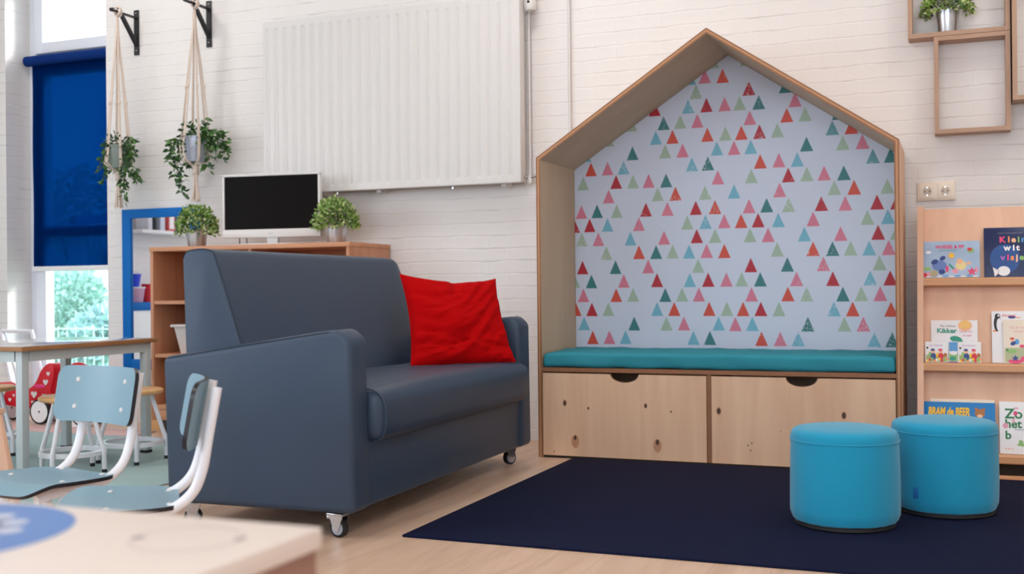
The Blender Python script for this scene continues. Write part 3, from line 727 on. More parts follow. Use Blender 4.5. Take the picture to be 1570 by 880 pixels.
def paint_sea(a, l):
    text(l, 'WOEZEL & PIP', .0175, CP, .048, .123, -.0009, bold=.0007, squeeze=.95)
    text(l, 'in het zonnetje', .011, CT, .062, .111, -.0009)
    disc(a, .108, .092, .010, .010, CY)
    for k in range(10):
        an = 2*pi*k/10; a.add([(.108+.012*cos(an-.12), -.0006, .092+.012*sin(an-.12)), (.108+.018*cos(an), -.0006, .092+.018*sin(an)), (.108+.012*cos(an+.12), -.0006, .092+.012*sin(an+.12))], [(0, 1, 2)], CO)
    # plain sea-side shapes: rocks, shells, starfish, waves
    disc(a, .063, .05, .028, .022, mat('ink_rock_blue', (104, 132, 196), .4)); disc(a, .045, .066, .014, .010, CDb, -.0009, rot=.5); disc(a, .075, .081, .012, .009, CDb, -.0009, rot=.6); disc(a, .072, .024, .013, .011, CDb, -.0009)
    disc(a, .143, .05, .020, .020, mat('ink_sand', (238, 222, 160), .4)); disc(a, .139, .067, .011, .012, CPe, -.0009); disc(a, .171, .058, .012, .005, CPe, -.0009, rot=.3)
    disc(a, .122, .028, .012, .012, CPk); star(a, .183, .024, .019, CP); disc(a, .092, .036, .006, .014, CP, -.001)
    disc(a, .042, .018, .015, .014, mat('ink_shell', (180, 168, 132), .4)); disc(a, .009, .012, .009, .009, CR); disc(a, .022, .014, .008, .009, CPk)
    disc(a, .016, .037, .016, .007, CLg); disc(a, .108, .046, .017, .004, CT, rot=-.9); disc(a, .18, .112, .013, .010, CLg); disc(a, .176, .117, .009, .007, CR, -.0009); disc(a, .022, .107, .011, .006, CW); disc(a, .2, .03, .006, .014, CPk)
    for k in range(9): disc(a, .02+.022*k, .004+.003*(k % 2), .012, .003, CS if k % 2 else CW, -.0004)
def paint_fish(a, l):
    disc(a, .075, .075, .055, .06, mat('ink_sea_glow', (30, 84, 156), .35, vary=.2, vscale=20), -.0004); 
    text(l, 'GUIDO VAN GENECHTEN', .0075, CGr, .052, .178, -.0009)
    x = .056
    for ch, m in zip('Klein', (CP, CO, CPe, CLg, CS)):
        w_ = text(l, ch, .033, m, x, .143, -.0009, bold=.0014); x += w_+.0062
    x = .072
    for ch in 'wit': w_ = text(l, ch, .033, CW, x, .109, -.0009, bold=.0014); x += w_+.0062
    x = .06
    for ch, m in zip('visje', (CPu, CP, CO, CPe, CLg)):
        w_ = text(l, ch, .033, m, x, .069, -.0009, bold=.0014); x += w_+.0062
    WF = CW; disc(a, .070, .024, .023, .020, WF, -.0008, 24); a.add([(.052, -.0008, .027), (.030, -.0008, .040), (.034, -.0008, .022), (.037, -.0008, .001), (.053, -.0008, .017)], [(4, 3, 2, 1, 0)], WF)
def paint_kikker(a, l):
    disc(a, .125, .148, .026, .022, CPe, -.0004); disc(a, .125, .152, .021, .018, mat('ink_sun_orange', (250, 200, 120), .4), -.0006)
    text(l, 'Max Velthuijs', .0105, CK, .033, .143, -.0009); text(l, 'Kikker', .027, CT, .021, .118, -.0009, bold=.0009)
    text(l, 'houdt zich', .011, CP, .105, .121, -.0009); text(l, 'en spel', .011, CP, .117, .105, -.0009)
    disc(a, .092, .092, .023, .013, CT, rot=-.25); disc(a, .105, .082, .012, .008, CT, -.0008)
def paint_small(a, l):
    quad(a, .004, .081, .002, .030, CMt, -.0003)
    text(l, 'Jip en Janneke', .0088, CPu, .015, .066, -.0009)
    disc(a, .008, .058, .004, .004, CK)
    for px_, m1, m2, m3 in ((.030, CDb, CDb, CPe), (.058, CR, CP, CPe)):
        disc(a, px_, .024, .010, .015, m1, -.0006); disc(a, px_-.001, .043, .008, .007, m3, -.0008); disc(a, px_-.002, .050, .008, .005, m2, -.001)
    for k in range(9): disc(a, .008+.009*k, .006+.004*(k % 3), .005, .005, (CY, CR, CLg, CO, CW)[k % 5], -.0007)
    disc(a, .074, .03, .007, .008, CBr, -.0007); disc(a, .018, .032, .006, .010, CLg, -.0005); disc(a, .045, .03, .005, .009, CY, -.0005)
def paint_mid(a, l): quad(a, .001, .031, .045, .082, CS); quad(a, .001, .031, .004, .040, CLg); disc(a, .016, .038, .014, .008, CW, -.0008); disc(a, .014, .016, .012, .008, CT, -.0008); quad(a, .001, .031, .0, .004, CPu)
def paint_bird(a, l):
    disc(a, .020, .158, .013, .033, CK); disc(a, .026, .152, .009, .026, CW, -.0009); disc(a, .021, .188, .010, .009, CK, -.001); disc(a, .0245, .189, .004, .004, CW, -.0012)
    text(l, 'Allemaal', .014, CR, .036, .185, -.0009); disc(a, .072, .183, .014, .006, CDb); disc(a, .092, .181, .012, .002, CO); disc(a, .046, .157, .008, .007, CO, rot=.7); disc(a, .010, .127, .007, .004, CO)
def paint_meadow(a, l):
    quad(a, .004, .170, .004, .062, mat('ink_field', (184, 190, 150), .4, vary=.1, vscale=10), -.0003)
    text(l, 'Ga je mee', .015, CPk, .022, .138, -.0009); text(l, 'vissen', .015, CPk, .035, .122, -.0009)
    disc(a, .034, .079, .011, .008, CDb, rot=.5); disc(a, .047, .085, .008, .011, CS); disc(a, .030, .098, .008, .004, CR, -.0009); disc(a, .030, .091, .006, .006, CPe, -.0008)
    disc(a, .028, .048, .018, .008, CLg, -.0005); star(a, .040, .020, .014, CDb); disc(a, .040, .008, .026, .008, CP, -.0005); disc(a, .07, .018, .012, .010, CP, -.0005); disc(a, .065, .068, .010, .006, CP, -.0006); disc(a, .012, .052, .004, .004, CG)
def paint_bram(a, l):
    text(l, 'BRAM de BEER', .044, CY, .022, .140, -.0014, bold=.0016, shear=.15, squeeze=.535); text(l, 'BRAM de BEER', .044, CBr, .0228, .1392, -.0010, bold=.0026, shear=.15, squeeze=.535)
    disc(a, .208, .151, .018, .017, CBr, -.0018, 20); disc(a, .208, .140, .010, .007, CPe, -.0022); disc(a, .195, .167, .006, .006, CBr, -.0017); disc(a, .222, .166, .006, .006, CBr, -.0017)
    disc(a, .12, .07, .07, .05, CS)
def paint_strip(a, l):
    for k, m in enumerate((CY, CC, CLg, CT, CS, CW, CPk)): quad(a, .032*k+.002, .032*k+.034, .15, .188, m, -.0003)
    for k in range(6): disc(a, .03+.036*k, .181, .007, .003, (CK, CT, CDb, CW, CPk, CR)[k], -.0006)
def paint_zoo(a, l):
    text(l, 'Zo', .052, CG, .018, .136, -.0012, bold=.0012); text(l, 'het', .044, CG, .018, .100, -.0012, bold=.0012); text(l, 'b', .044, CG, .018, .057, -.0012, bold=.0012)
    disc(a, .055, .155, .007, .009, CP, -.0016); quad(a, .045, .052, .118, .136, CPk, -.0016); disc(a, .020, .107, .010, .010, CPk, -.0016); disc(a, .058, .175, .009, .003, CPk, -.0007)
    text(l, 'zoekboek', .012, CGr, .052, .090, -.0009); disc(a, .078, .036, .020, .006, CLg); disc(a, .072, .046, .008, .008, CLg)
    for k in range(3): disc(a, .020+.011*k, .019, .003, .003, CPe)
dz = sqrt(1+LEAN**2)
book(-.1305, SH[0], .2135, .147*dz, CL, 'light blue wide picture book with beach drawing, alone left on top shelf', paint_sea)
book(.099, SH[0], .20, .197*dz, CN, 'dark navy picture book with white fish and coloured title, top shelf', paint_fish)
book(-.100, SH[1], .171, .163*dz, CW, 'white picture book with green title behind the small books, middle shelf', paint_kikker, fwd=-.012)
book(-.122, SH[1], .085, .080*dz, CW, 'small colourful booklet with two children, left one of the matching pair', paint_small, .004, .010, 'small matching booklets on the middle shelf')
book(-.0345, SH[1], .032, .081*dz, CW, 'narrow blue and green booklet between the two matching small booklets', paint_mid, .003, .008)
book(-.001, SH[1], .083, .080*dz, CW, 'small colourful booklet with two children, right one of the matching pair', paint_small, .004, .010, 'small matching booklets on the middle shelf')
book(.122, SH[1], .19, .199*dz, CW, 'tall white picture book with black and white bird, middle shelf', paint_bird, fwd=-.002)
book(.1625, SH[1], .19, .166*dz, CC, 'cream picture book with green meadow in front of the bird book', paint_meadow, fwd=.014)
book(-.104, SH[2], .230, .195*dz, CC, 'pastel patterned book behind the bright blue bear book, bottom shelf', paint_strip, fwd=-.012)
book(-.134, SH[2], .262, .185*dz, CB, 'bright blue picture book with yellow title and brown bear, bottom shelf', paint_bram, fwd=.002)
book(.143, SH[2], .19, .192*dz, CW, 'white picture book with large green letters on the bottom shelf', paint_zoo)

# ------------------------------------------------------------------ wall sockets
so = thing('wall_socket', 'cream double wall socket above the left end of the bookcase', 'socket', (-.080, D, 1.1235))
M_sock = mat('cream_plastic', (232, 220, 206), .35, vary=.01); M_sockd = mat('socket_well_shade', (196, 182, 168), .4)  # darker cream on a flat disc paints the shade of the socket well
obj('frame', MB().box((-.0755, -.010, -.040), (.0755, 0, .040), M_sock, .004, 3), so)
for s in (-1, 1):
    i_ = MB(); c_ = (s*.0355, 0, 0)
    i_.box((c_[0]-.030, -.013, -.031), (c_[0]+.030, -.008, .031), M_sock, .002)
    i_.lathe([(.0225, -.0135), (.0195, -.0135), (.0190, -.0142), (.0185, -.006+-.0078)], M_sock, (c_[0], 0, 0), 28, axis='y')
    i_.lathe([(.0, -.0134), (.0192, -.0134)], M_sockd, (c_[0], 0, 0), 28, axis='y')
    for t2 in (-1, 1):
        i_.lathe([(0, -.0138), (.0027, -.0138), (.0027, -.0130)], M_rubber, (c_[0]+t2*.0095, 0, 0), 12, axis='y')
        i_.box((c_[0]-.003, -.0145, t2*.016-.002), (c_[0]+.003, -.0132, t2*.016+.002), M_chrome)
    obj('socket_insert', i_, so)

# ------------------------------------------------------------------ wall boxes
def wall_box(x0, x1, z0, z1, y0, lab, t=.0175):
    o = thing('wall_box_shelf', lab, 'shelf', ((x0+x1)/2, y0, z0), 0, 'square wooden wall boxes'); hw = (x1-x0)/2; h = z1-z0; dp = D-y0-.001
    obj('side_board', MB().box((-hw, 0, 0), (-hw+t, dp, h), M_boxwv), o); obj('side_board', MB().box((hw-t, 0, 0), (hw, dp, h), M_boxwv), o)
    obj('bottom_board', MB().box((-hw+t, 0, 0), (hw-t, dp, t), M_boxw), o); obj('top_board', MB().box((-hw+t, 0, h-t), (hw-t, dp, h), M_boxw), o)
    return o
wall_box(-.182, .2065, 1.757, 2.145, 4.895, 'oak wall box holding the small potted plant, top right of picture')
wall_box(-.082, .2065, 1.354, 1.7555, 4.895, 'empty oak wall box hanging directly below the one with the plant')
b3 = wall_box(.2125, .60, 1.468, 2.05, 4.86, 'deeper oak wall box at the right edge of the picture')

# ------------------------------------------------------------------ radiator
rx0, rx1, rz0, rz1 = -3.353, -1.9135, 1.234, 2.131
rd = thing('radiator', 'wide white ribbed panel radiator hung on the brick wall above the sofa', 'radiator', ((rx0+rx1)/2, 4.87, rz0))
hw = (rx1-rx0)/2; h = rz1-rz0; NR = 26; pitch = (1.966-3.329)/-25
rp = MB(); xs = [-hw]; x_first = -3.329-(rx0+rx1)/2
for k in range(NR-0):
    c = x_first+k*pitch
    for o_ in (-.5, -.36, -.2, -.1, 0, .1, .2, .36): xs.append(c+o_*pitch)
xs = sorted(set([round(x, 5) for x in xs if -hw <= x < hw]))+[hw]
zs = [0, .004, .028, .034, .040, .046, .052, .060, .09]+[.09+(h-.18)*k/6 for k in range(1, 7)]+[h-.060, h-.052, h-.046, h-.040, h-.034, h-.028, h-.004, h]
def rib(x, z):
    k = (x-x_first)/pitch; fr_ = k-round(k); inch = -.6 < k < NR-.4
    prof_ = max(0, 1-abs(fr_)/.22); prof_ = prof_*prof_*(3-2*prof_)
    e = max(0, min(1, (z-.030)/.010))*max(0, min(1, (h-.030-z)/.010)); e = e*e*(3-2*e)
    return (.0075*prof_*e) if inch else 0
vs = [(x, rib(x, z)+(0.004 if z in (0, h) else 0), z) for z in zs for x in xs]; nx = len(xs)
fs = [(j*nx+i, j*nx+i+1, (j+1)*nx+i+1, (j+1)*nx+i) for j in range(len(zs)-1) for i in range(nx-1)]
rp.add(vs, fs, M_white, True); obj('ribbed_front', rp, rd)
rb = MB(); rb.box((-hw, .006, .002), (hw, .012, h-.002), M_white); rb.box((-hw, .045, .02), (hw, .06, h-.02), M_white); obj('rear_panel', rb, rd)
for s in (-1, 1): obj('side_grille', MB().box((s*hw-.0015, .003, .006), (s*hw+.0015, .064, h-.004), M_white, .001), rd)
tg = MB(); tg.box((-hw, .003, h-.004), (hw, .064, h+.003), M_white, .001)
obj('top_grille', tg, rd)
for x in (-hw+.34, -.06, hw-.10):
    obj('wall_bracket', MB().box((x-.012, .03, -.012), (x+.012, .1155, .03), M_white, .002), rd)
for x in (-hw+.42, .35): obj('drain_plug', MB().lathe([(0, -.008), (.009, -.008), (.009, .03)], M_chrome, (x, .035, -.004), 12), rd)
# valves and pipe
tv_ = thing('thermostat_valve', 'white thermostat knob at the top right corner of the radiator', 'valve', (-1.872, 4.915, 2.085))
m_ = MB(); m_.lathe([(0, 0), (.022, 0), (.026, .006), (.026, .045), (.021, .052), (.021, .064), (0, .066)], M_white, (0, 0, -.03), 24); obj('knob', m_, tv_)
m_ = MB(); m_.lathe([(.014, .036), (.014, .066), (0, .066)], M_chrome, (0, 0, 0), 16); m_.tube([(-.04, 0, .05), (.0, 0, .05), (.0, .035, .05), (.0, .066, .05)], .009, M_chrome, 10); obj('valve_body', m_, tv_)
m_ = MB(); m_.box((-.008, -.0275, .0), (.004, -.024, .012), M_rubber); obj('setting_mark', m_, tv_)
lv = thing('lockshield_valve', 'small chrome valve at the lower right corner of the radiator', 'valve', (-1.895, 4.915, 1.262))
m_ = MB(); m_.tube([(-.02, 0, 0), (.012, 0, 0), (.045, 0, .004)], [.008, .010, .007], M_chrome, 12); m_.lathe([(0, -.03), (.011, -.03), (.011, .012), (0, .012)], M_white, (.012, 0, 0), 16); obj('valve_body', m_, lv)
m_ = MB(); m_.tube([(.04, 0, .004), (.07, .03, .004), (.16, .045, .004)], .0075, M_white, 10); obj('pipe_tail', m_, lv)
hp = MB(); hp.tube([(0, 0, 0), (0, 0, 3.09)], .0075, M_white, 12)
o = obj('heating_pipe', hp, loc=(-1.701, D-.012, .0)); tag(o, 'thin white vertical pipe on the brick wall between radiator and house', 'pipe')
ap = MB(); ap.tube([(0, 0, 0), (0, 0, .80)], .0055, M_white, 12); ap.lathe([(0, -.012), (.012, -.012), (.012, .01)], M_chrome, (0, 0, .80), 12)
o = obj('radiator_pipe', ap, loc=(-1.899, 4.958, 1.265)); tag(o, 'slim white pipe running down the right edge of the radiator', 'pipe')

# ------------------------------------------------------------------ open cabinet behind the sofa
KX0, KX1, KY0, KY1 = -3.842, -2.67, 4.566, 4.970
cb = thing('open_cabinet', 'beech open shelf cabinet against the brick wall behind the sofa', 'cabinet', ((KX0+KX1)/2, KY0, 0))
kw = (KX1-KX0)/2; kd = KY1-KY0; TOP = .962
def lx(x): return x-(KX0+KX1)/2
obj('side_panel', MB().box((-kw, 0, .077), (-kw+.018, kd, TOP-.022), M_beechv, .0008), cb)
obj('side_panel', MB().box((kw-.018, 0, .077), (kw, kd, TOP-.022), M_beechv, .0008), cb)
obj('top_board', MB().box((-kw-.002, -.004, TOP-.022), (kw+.002, kd, TOP), M_beech, .001), cb)
obj('back_board', MB().box((-kw+.018, kd-.008, .10), (kw-.018, kd, TOP-.022), M_beechv), cb)
obj('divider', MB().box((lx(-3.245), .004, .155), (lx(-3.227), kd-.008, TOP-.022), M_beechv), cb)
for z in (.688, .416):
    obj('shelf', MB().box((-kw+.018, .006, z-.018), (lx(-3.245), kd-.008, z), M_beech), cb)
    obj('shelf', MB().box((lx(-3.227), .006, z-.018), (kw-.018, kd-.008, z), M_beech), cb)
obj('bottom_board', MB().box((-kw+.018, .002, .132), (kw-.018, kd-.008, .154), M_beech, .0008), cb)
obj('front_rail', MB().box((-kw+.018, .004, .077), (kw-.018, .022, .130), M_beech, .0008), cb)
for x in (-kw+.03, kw-.07):
    for y in (.04, kd-.07): obj('foot', MB().box((x, y, 0), (x+.035, y+.035, .077), M_black, .003), cb)
bx = thing('speaker_box', 'black box with a small white label lying under the beech cabinet', 'box', (-3.62, 4.70, 0))
obj('body', MB().box((-.16, 0, 0), (.2, .2, .068), M_black, .004), bx); obj('paper_label', MB().box((-.10, -.0015, .022), (-.065, 0, .058), M_wht2), bx, label='white paper label')
M_bin = glass_mat('bin_plastic', (.86, .86, .88, 1), .2)
M_binw = mat('cloudy_plastic', (206, 196, 192), .4, vary=.02)
bn = thing('storage_bin', 'cloudy plastic storage bin on the middle shelf of the cabinet', 'bin', (-3.58, 4.74, .416))
m_ = MB()
def taper_box(mb, w0, d0, w1, d1, h_, m, t=.003):
    for s in (-1, 1):
        mb.add([(s*w0, -d0, 0), (s*w0, d0, 0), (s*w1, d1, h_), (s*w1, -d1, h_)], [(0, 1, 2, 3)], m)
        mb.add([(-w0, s*d0, 0), (w0, s*d0, 0), (w1, s*d1, h_), (-w1, s*d1, h_)], [(0, 1, 2, 3)], m)
    mb.add([(-w0, -d0, .001), (w0, -d0, .001), (w0, d0, .001), (-w0, d0, .001)], [(0, 1, 2, 3)], m)
taper_box(m_, .125, .11, .15, .13, .135, M_binw); obj('tub', m_, bn)
obj('rim', MB().box((-.165, -.145, .135), (.165, .145, .150), M_binw, .004), bn)

# ------------------------------------------------------------------ television
tv = thing('television', 'small white-framed flat television with black screen on the cabinet', 'television', (-3.197, 4.71, TOP), radians(8))
hw = .268; z0, z1 = .040, .362
m_ = MB()
m_.box((-hw, -.018, z0), (hw, .012, z0+.042), M_white, .003); m_.box((-hw, -.018, z1-.013), (hw, .012, z1), M_white, .003)
m_.box((-hw, -.018, z0+.042), (-hw+.013, .012, z1-.013), M_white, .003); m_.box((hw-.013, -.018, z0+.042), (hw, .012, z1-.013), M_white, .003)
m_.box((-hw+.01, .012, z0+.02), (hw-.01, .03, z1-.02), M_white, .006); obj('bezel', m_, tv)
obj('screen', MB().box((-hw+.012, -.0145, z0+.041), (hw-.012, -.006, z1-.012), M_tv), tv)
obj('maker_mark', MB().box((-.014, -.0186, z0+.018), (.014, -.0178, z0+.0225), M_greyst), tv, label='tiny grey mark')
obj('neck', MB().box((-.030, -.004, .004), (.030, .02, z0+.03), M_white, .004), tv)
bs = MB(); bs.prism([(-.16, -.05), (-.10, -.075), (.10, -.075), (.13, -.05), (.11, .075), (-.11, .075)], 'z', 0, .008, M_white, .002, 2); obj('stand_base', bs, tv)
c_ = MB()
for x in (-.165, -.125): c_.tube(smooth_path([(x-.022, .012, .06), (x-.012, -.01, .036), (x, -.03, .010), (x+.006, -.03, .0035), (x+.03, .0, .0035)], 5), .0026, M_black, 8)
obj('cable', c_, tv)

# ------------------------------------------------------------------ bushy potted plants
def bushy(x, y, z, lab, r0, r1, ph, fr_, fh, n, seed, tin=True, droop=.0):
    rnd = random.Random(seed)
    t_ = thing('potted_plant', lab, 'plant', (x, y, z), 0, 'bushy little plants in zinc pots')
    p = MB(); p.lathe([(0, .002), (r0*.9, .002), (r0, 0), (r0+.0015, .004), (r1-.002, ph-.006), (r1, ph-.005), (r1+.0015, ph-.002), (r1, ph), (r1-.004, ph), (r1-.006, ph-.012), (0, ph-.014)], M_zinc, n=40); obj('pot', p, t_)
    f = MB(); st = MB(); C0 = Vector((0, 0, ph-.01))
    for i in range(n):
        th = rnd.uniform(0, 2*pi); ph_ = math.acos(rnd.uniform(-.18-droop, 1)); rr = rnd.uniform(.5, 1)**.6
        d = Vector((sin(ph_)*cos(th), sin(ph_)*sin(th), cos(ph_)))
        bump_ = 1+.13*noise.noise(d*3.2+Vector((seed, 0, 0)))
        p_ = C0+Vector((d.x*fr_*rr*bump_, d.y*fr_*rr*bump_, max(d.z, -.2)*fh*rr*bump_+.012))
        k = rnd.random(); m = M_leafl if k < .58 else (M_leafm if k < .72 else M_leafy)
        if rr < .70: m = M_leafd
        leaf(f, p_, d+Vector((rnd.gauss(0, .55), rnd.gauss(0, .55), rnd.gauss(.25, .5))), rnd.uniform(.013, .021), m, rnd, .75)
    for i in range(26):
        th = rnd.uniform(0, 2*pi); e = rnd.uniform(.2, .85); q = C0+Vector((cos(th)*fr_*e, sin(th)*fr_*e, fh*sqrt(1-e*e)*.85))
        st.tube([C0+Vector((cos(th)*.01, sin(th)*.01, -.005)), C0.lerp(q, .5)+Vector((0, 0, .012)), q], .0011, M_stem, 5)
    obj('foliage', f, t_); obj('stems', st, t_)
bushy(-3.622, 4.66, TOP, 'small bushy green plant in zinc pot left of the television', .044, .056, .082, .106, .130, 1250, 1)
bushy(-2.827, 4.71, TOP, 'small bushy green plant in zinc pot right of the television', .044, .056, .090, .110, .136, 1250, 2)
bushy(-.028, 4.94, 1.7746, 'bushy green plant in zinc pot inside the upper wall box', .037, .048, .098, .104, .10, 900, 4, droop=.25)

# ------------------------------------------------------------------ blue framed mirror
mr = thing('wall_mirror', 'tall mirror in a bright blue wooden frame on the brick wall', 'mirror', (-4.11, D, .298))
m_ = MB(); hw = .262; h = .901; fw = .058
m_.box((-hw, -.024, 0), (-hw+fw, -.002, h), M_blue, .0015); m_.box((hw-fw, -.024, 0), (hw, -.002, h), M_blue, .0015)
m_.box((-hw+fw, -.024, 0), (hw-fw, -.002, fw), M_blue, .0015); m_.box((-hw+fw, -.024, h-.050), (hw-fw, -.002, h), M_blue, .0015)
obj('frame', m_, mr); obj('mirror_glass', MB().box((-hw+fw-.004, -.012, fw-.004), (hw-fw+.004, -.006, h-.046), M_mirror), mr)

# things the mirror shows, standing at the left wall
cp = thing('low_cupboard', 'white low cupboard with blue top seen reflected in the mirror', 'cupboard', (-6.40, 2.45, 0))
obj('body', MB().box((-.195, -.55, 0), (.2, .42, .585), M_wht2, .004), cp); obj('top_board', MB().box((-.195, -.56, .585), (.21, .43, .652), M_blue, .006), cp)
for s in (-1, 1): obj('door', MB().box((.2, -.06+s*.24-.235, .06), (.216, -.06+s*.24+.235, .57), M_wht2, .003), cp)
tb = thing('toy_tub', 'pale pink plastic tub on the reflected cupboard', 'tub', (-6.30, 2.66, .653)); m_ = MB()
m_.lathe([(0, 0), (.07, 0), (.085, .11), (.088, .115), (.084, .115), (.068, .004), (0, .004)], mat('lilac_plastic', (206, 160, 186), .4), n=28); obj('tub_body', m_, tb)
m_ = MB(); m_.lathe([(0, .115), (.09, .115), (.09, .125), (0, .125)], M_wht2, n=28); obj('tub_lid', m_, tb)
tb = thing('toy_bucket', 'small blue toy bucket standing on the pink tub in the reflection', 'bucket', (-6.30, 2.68, .778)); m_ = MB()
m_.lathe([(0, 0), (.055, 0), (.07, .10), (.075, .10), (.075, .108), (.066, .108), (.053, .004), (0, .004)], mat('blue_plastic', (20, 60, 210), .35), n=28); obj('bucket_body', m_, tb)
m_ = MB(); m_.tube(arc_pts := [(.07*cos(a), 0, .10+.03*sin(a)) for a in [pi*k/10 for k in range(11)]], .003, M_white, 6); obj('bucket_handle', m_, tb)
tb = thing('toy_cup', 'red toy cup beside the blue bucket in the reflection', 'cup', (-6.28, 2.53, .653)); m_ = MB()
m_.lathe([(0, 0), (.035, 0), (.045, .15), (.041, .15), (.032, .004), (0, .004)], mat('red_plastic', (200, 20, 40), .35), n=24); obj('cup_body', m_, tb)
ws = MB(); ws.box((0, -.45, 0), (.2, .45, .03), M_wht2, .003); o = obj('wall_shelf', ws, loc=(XL+.001, 1.98, 1.24)); tag(o, 'white wall shelf with books seen reflected in the mirror top', 'shelf')
for i, (y, wd, hh, cc) in enumerate([(2.30, .05, .15, (206, 208, 222)), (2.22, .02, .14, (60, 66, 72)), (2.14, .06, .15, (200, 210, 230)), (2.02, .09, .15, (214, 90, 90)), (1.90, .07, .14, (90, 150, 200))]):
    t_ = thing('book', ['pale grey book, nearest the mirror on the reflected shelf', 'thin dark book beside the pale grey book, reflected shelf', 'pale blue book in the middle of the reflected shelf', 'red bordered book on the reflected shelf', 'blue book at the end of the reflected shelf row'][i], 'book', (XL+.10, y, 1.2705))
    obj('cover', MB().box((-.07, -wd/2, 0), (.07, wd/2, hh), mat('cover_%d' % i, cc, .5), .001), t_)
    if i == 3: obj('cover_label', MB().box((.07, -.03, .02), (.0712, .03, .13), CW), t_)

# ------------------------------------------------------------------ black brackets with macrame hangers and trailing plants
def bracket(x, lab):
    t_ = thing('wall_bracket', lab, 'bracket', (x, D, 2.067), 0, 'black steel brackets on the brick wall')
    obj('wall_plate', MB().box((-.017, -.008, 0), (.017, -.0005, .253), M_black, .002), t_)
    obj('arm', MB().box((-.014, -.205, .205), (.014, -.008, .212), M_black, .002).box((-.014, -.206, .212), (.014, -.199, .222), M_black, .002), t_)
    b_ = MB(); b_.prism([(-.008, .045), (-.008, .075), (-.118, .205), (-.142, .205)], 'x', -.010, .010, M_black, .001, 1); obj('brace', b_, t_)
    m_ = MB()
    for z in (.025, .235): m_.lathe([(0, -.0095), (.004, -.0095), (.004, -.008)], M_chrome, (0, 0, z), 10, axis='y')
    obj('screws', m_, t_)
bracket(-4.272, 'black steel wall bracket, nearer the window, carrying the left hanger')
bracket(-3.778, 'black steel wall bracket carrying the right macrame hanger')

def hanger(x, y, ztop, zring, zknot, zend, rp_, lab, seed, nst=6):
    rnd = random.Random(seed)
    t_ = thing('macrame_hanger', lab, 'hanger', (x, y, ztop), 0, 'cotton macrame plant hangers')
    m_ = MB()
    # wrap over the bracket arm
    m_.tube([(.019*cos(a), .006*sin(2*a), .010+.026*sin(a)) for a in [2*pi*k/20 for k in range(20)]], .0055, M_rope, 8, closed=True)
    m_.tube([(.018*cos(a), .014, .010+.024*sin(a)) for a in [2*pi*k/20 for k in range(20)]], .0055, M_rope, 8, closed=True)
    obj('loop', m_, t_)
    s_ = MB(); zr = zring-ztop; zk = zknot-ztop
    for k in range(nst):
        a = 2*pi*k/nst+.35
        for d_ in (-.045, .045):
            a2 = a+d_; ca, sa = cos(a2), sin(a2)
            P = [(.004*ca, .004*sa, -.022), (.012*ca, .010*sa, zr*.22), (rp_*.45*ca, rp_*.45*sa, zr*.52), (rp_*.92*ca, rp_*.92*sa, zr-.02), (rp_*1.05*ca, rp_*1.05*sa, zr-.07), (rp_*.93*ca, rp_*.93*sa, zk+.040), (rp_*.5*ca, rp_*.5*sa, zk+.012), (.008*ca, .008*sa, zk)]
            s_.tube([Vector(p)+Vector((noise.noise(Vector((i*.9, k, d_*9)))*.0015, 0, 0)) for i, p in enumerate(smooth_path(P, 6))], .0040, M_rope, 6)
    obj('strands', s_, t_)
    kn = MB()
    for j in range(5):
        zz = zk-.004-.009*j; kn.tube([(.013*cos(b), .013*sin(b), zz+.003*sin(b*2+j)) for b in [2*pi*i/14 for i in range(14)]], .006, M_rope, 7, closed=True)
    kn.tube([(0, 0, zk+.01), (0, 0, zk-.05)], .011, M_rope, 8); obj('gathering_knot', kn, t_)
    for k in range(nst):     # square knots half way up the strands
        a = 2*pi*k/nst+.35; kn = MB(); kn.lathe([(0, -.012), (.0065, -.009), (.0085, 0), (.0065, .009), (0, .012)], M_rope, (rp_*.62*cos(a), rp_*.62*sin(a), zr*.66), 8); obj('knot', kn, t_)
    ts = MB()
    for k in range(26):
        a = rnd.uniform(0, 2*pi); r = rnd.uniform(.2, 1)**.5; e = zend-ztop+rnd.uniform(-.004, .012)
        ts.tube([(.010*r*cos(a), .010*r*sin(a), zk-.045), (.014*r*cos(a+.2), .014*r*sin(a+.2), (zk-.045+e)/2), (.024*r*cos(a+.3), .024*r*sin(a+.3), e)], .0026, M_rope, 5)
    obj('tassel', ts, t_)
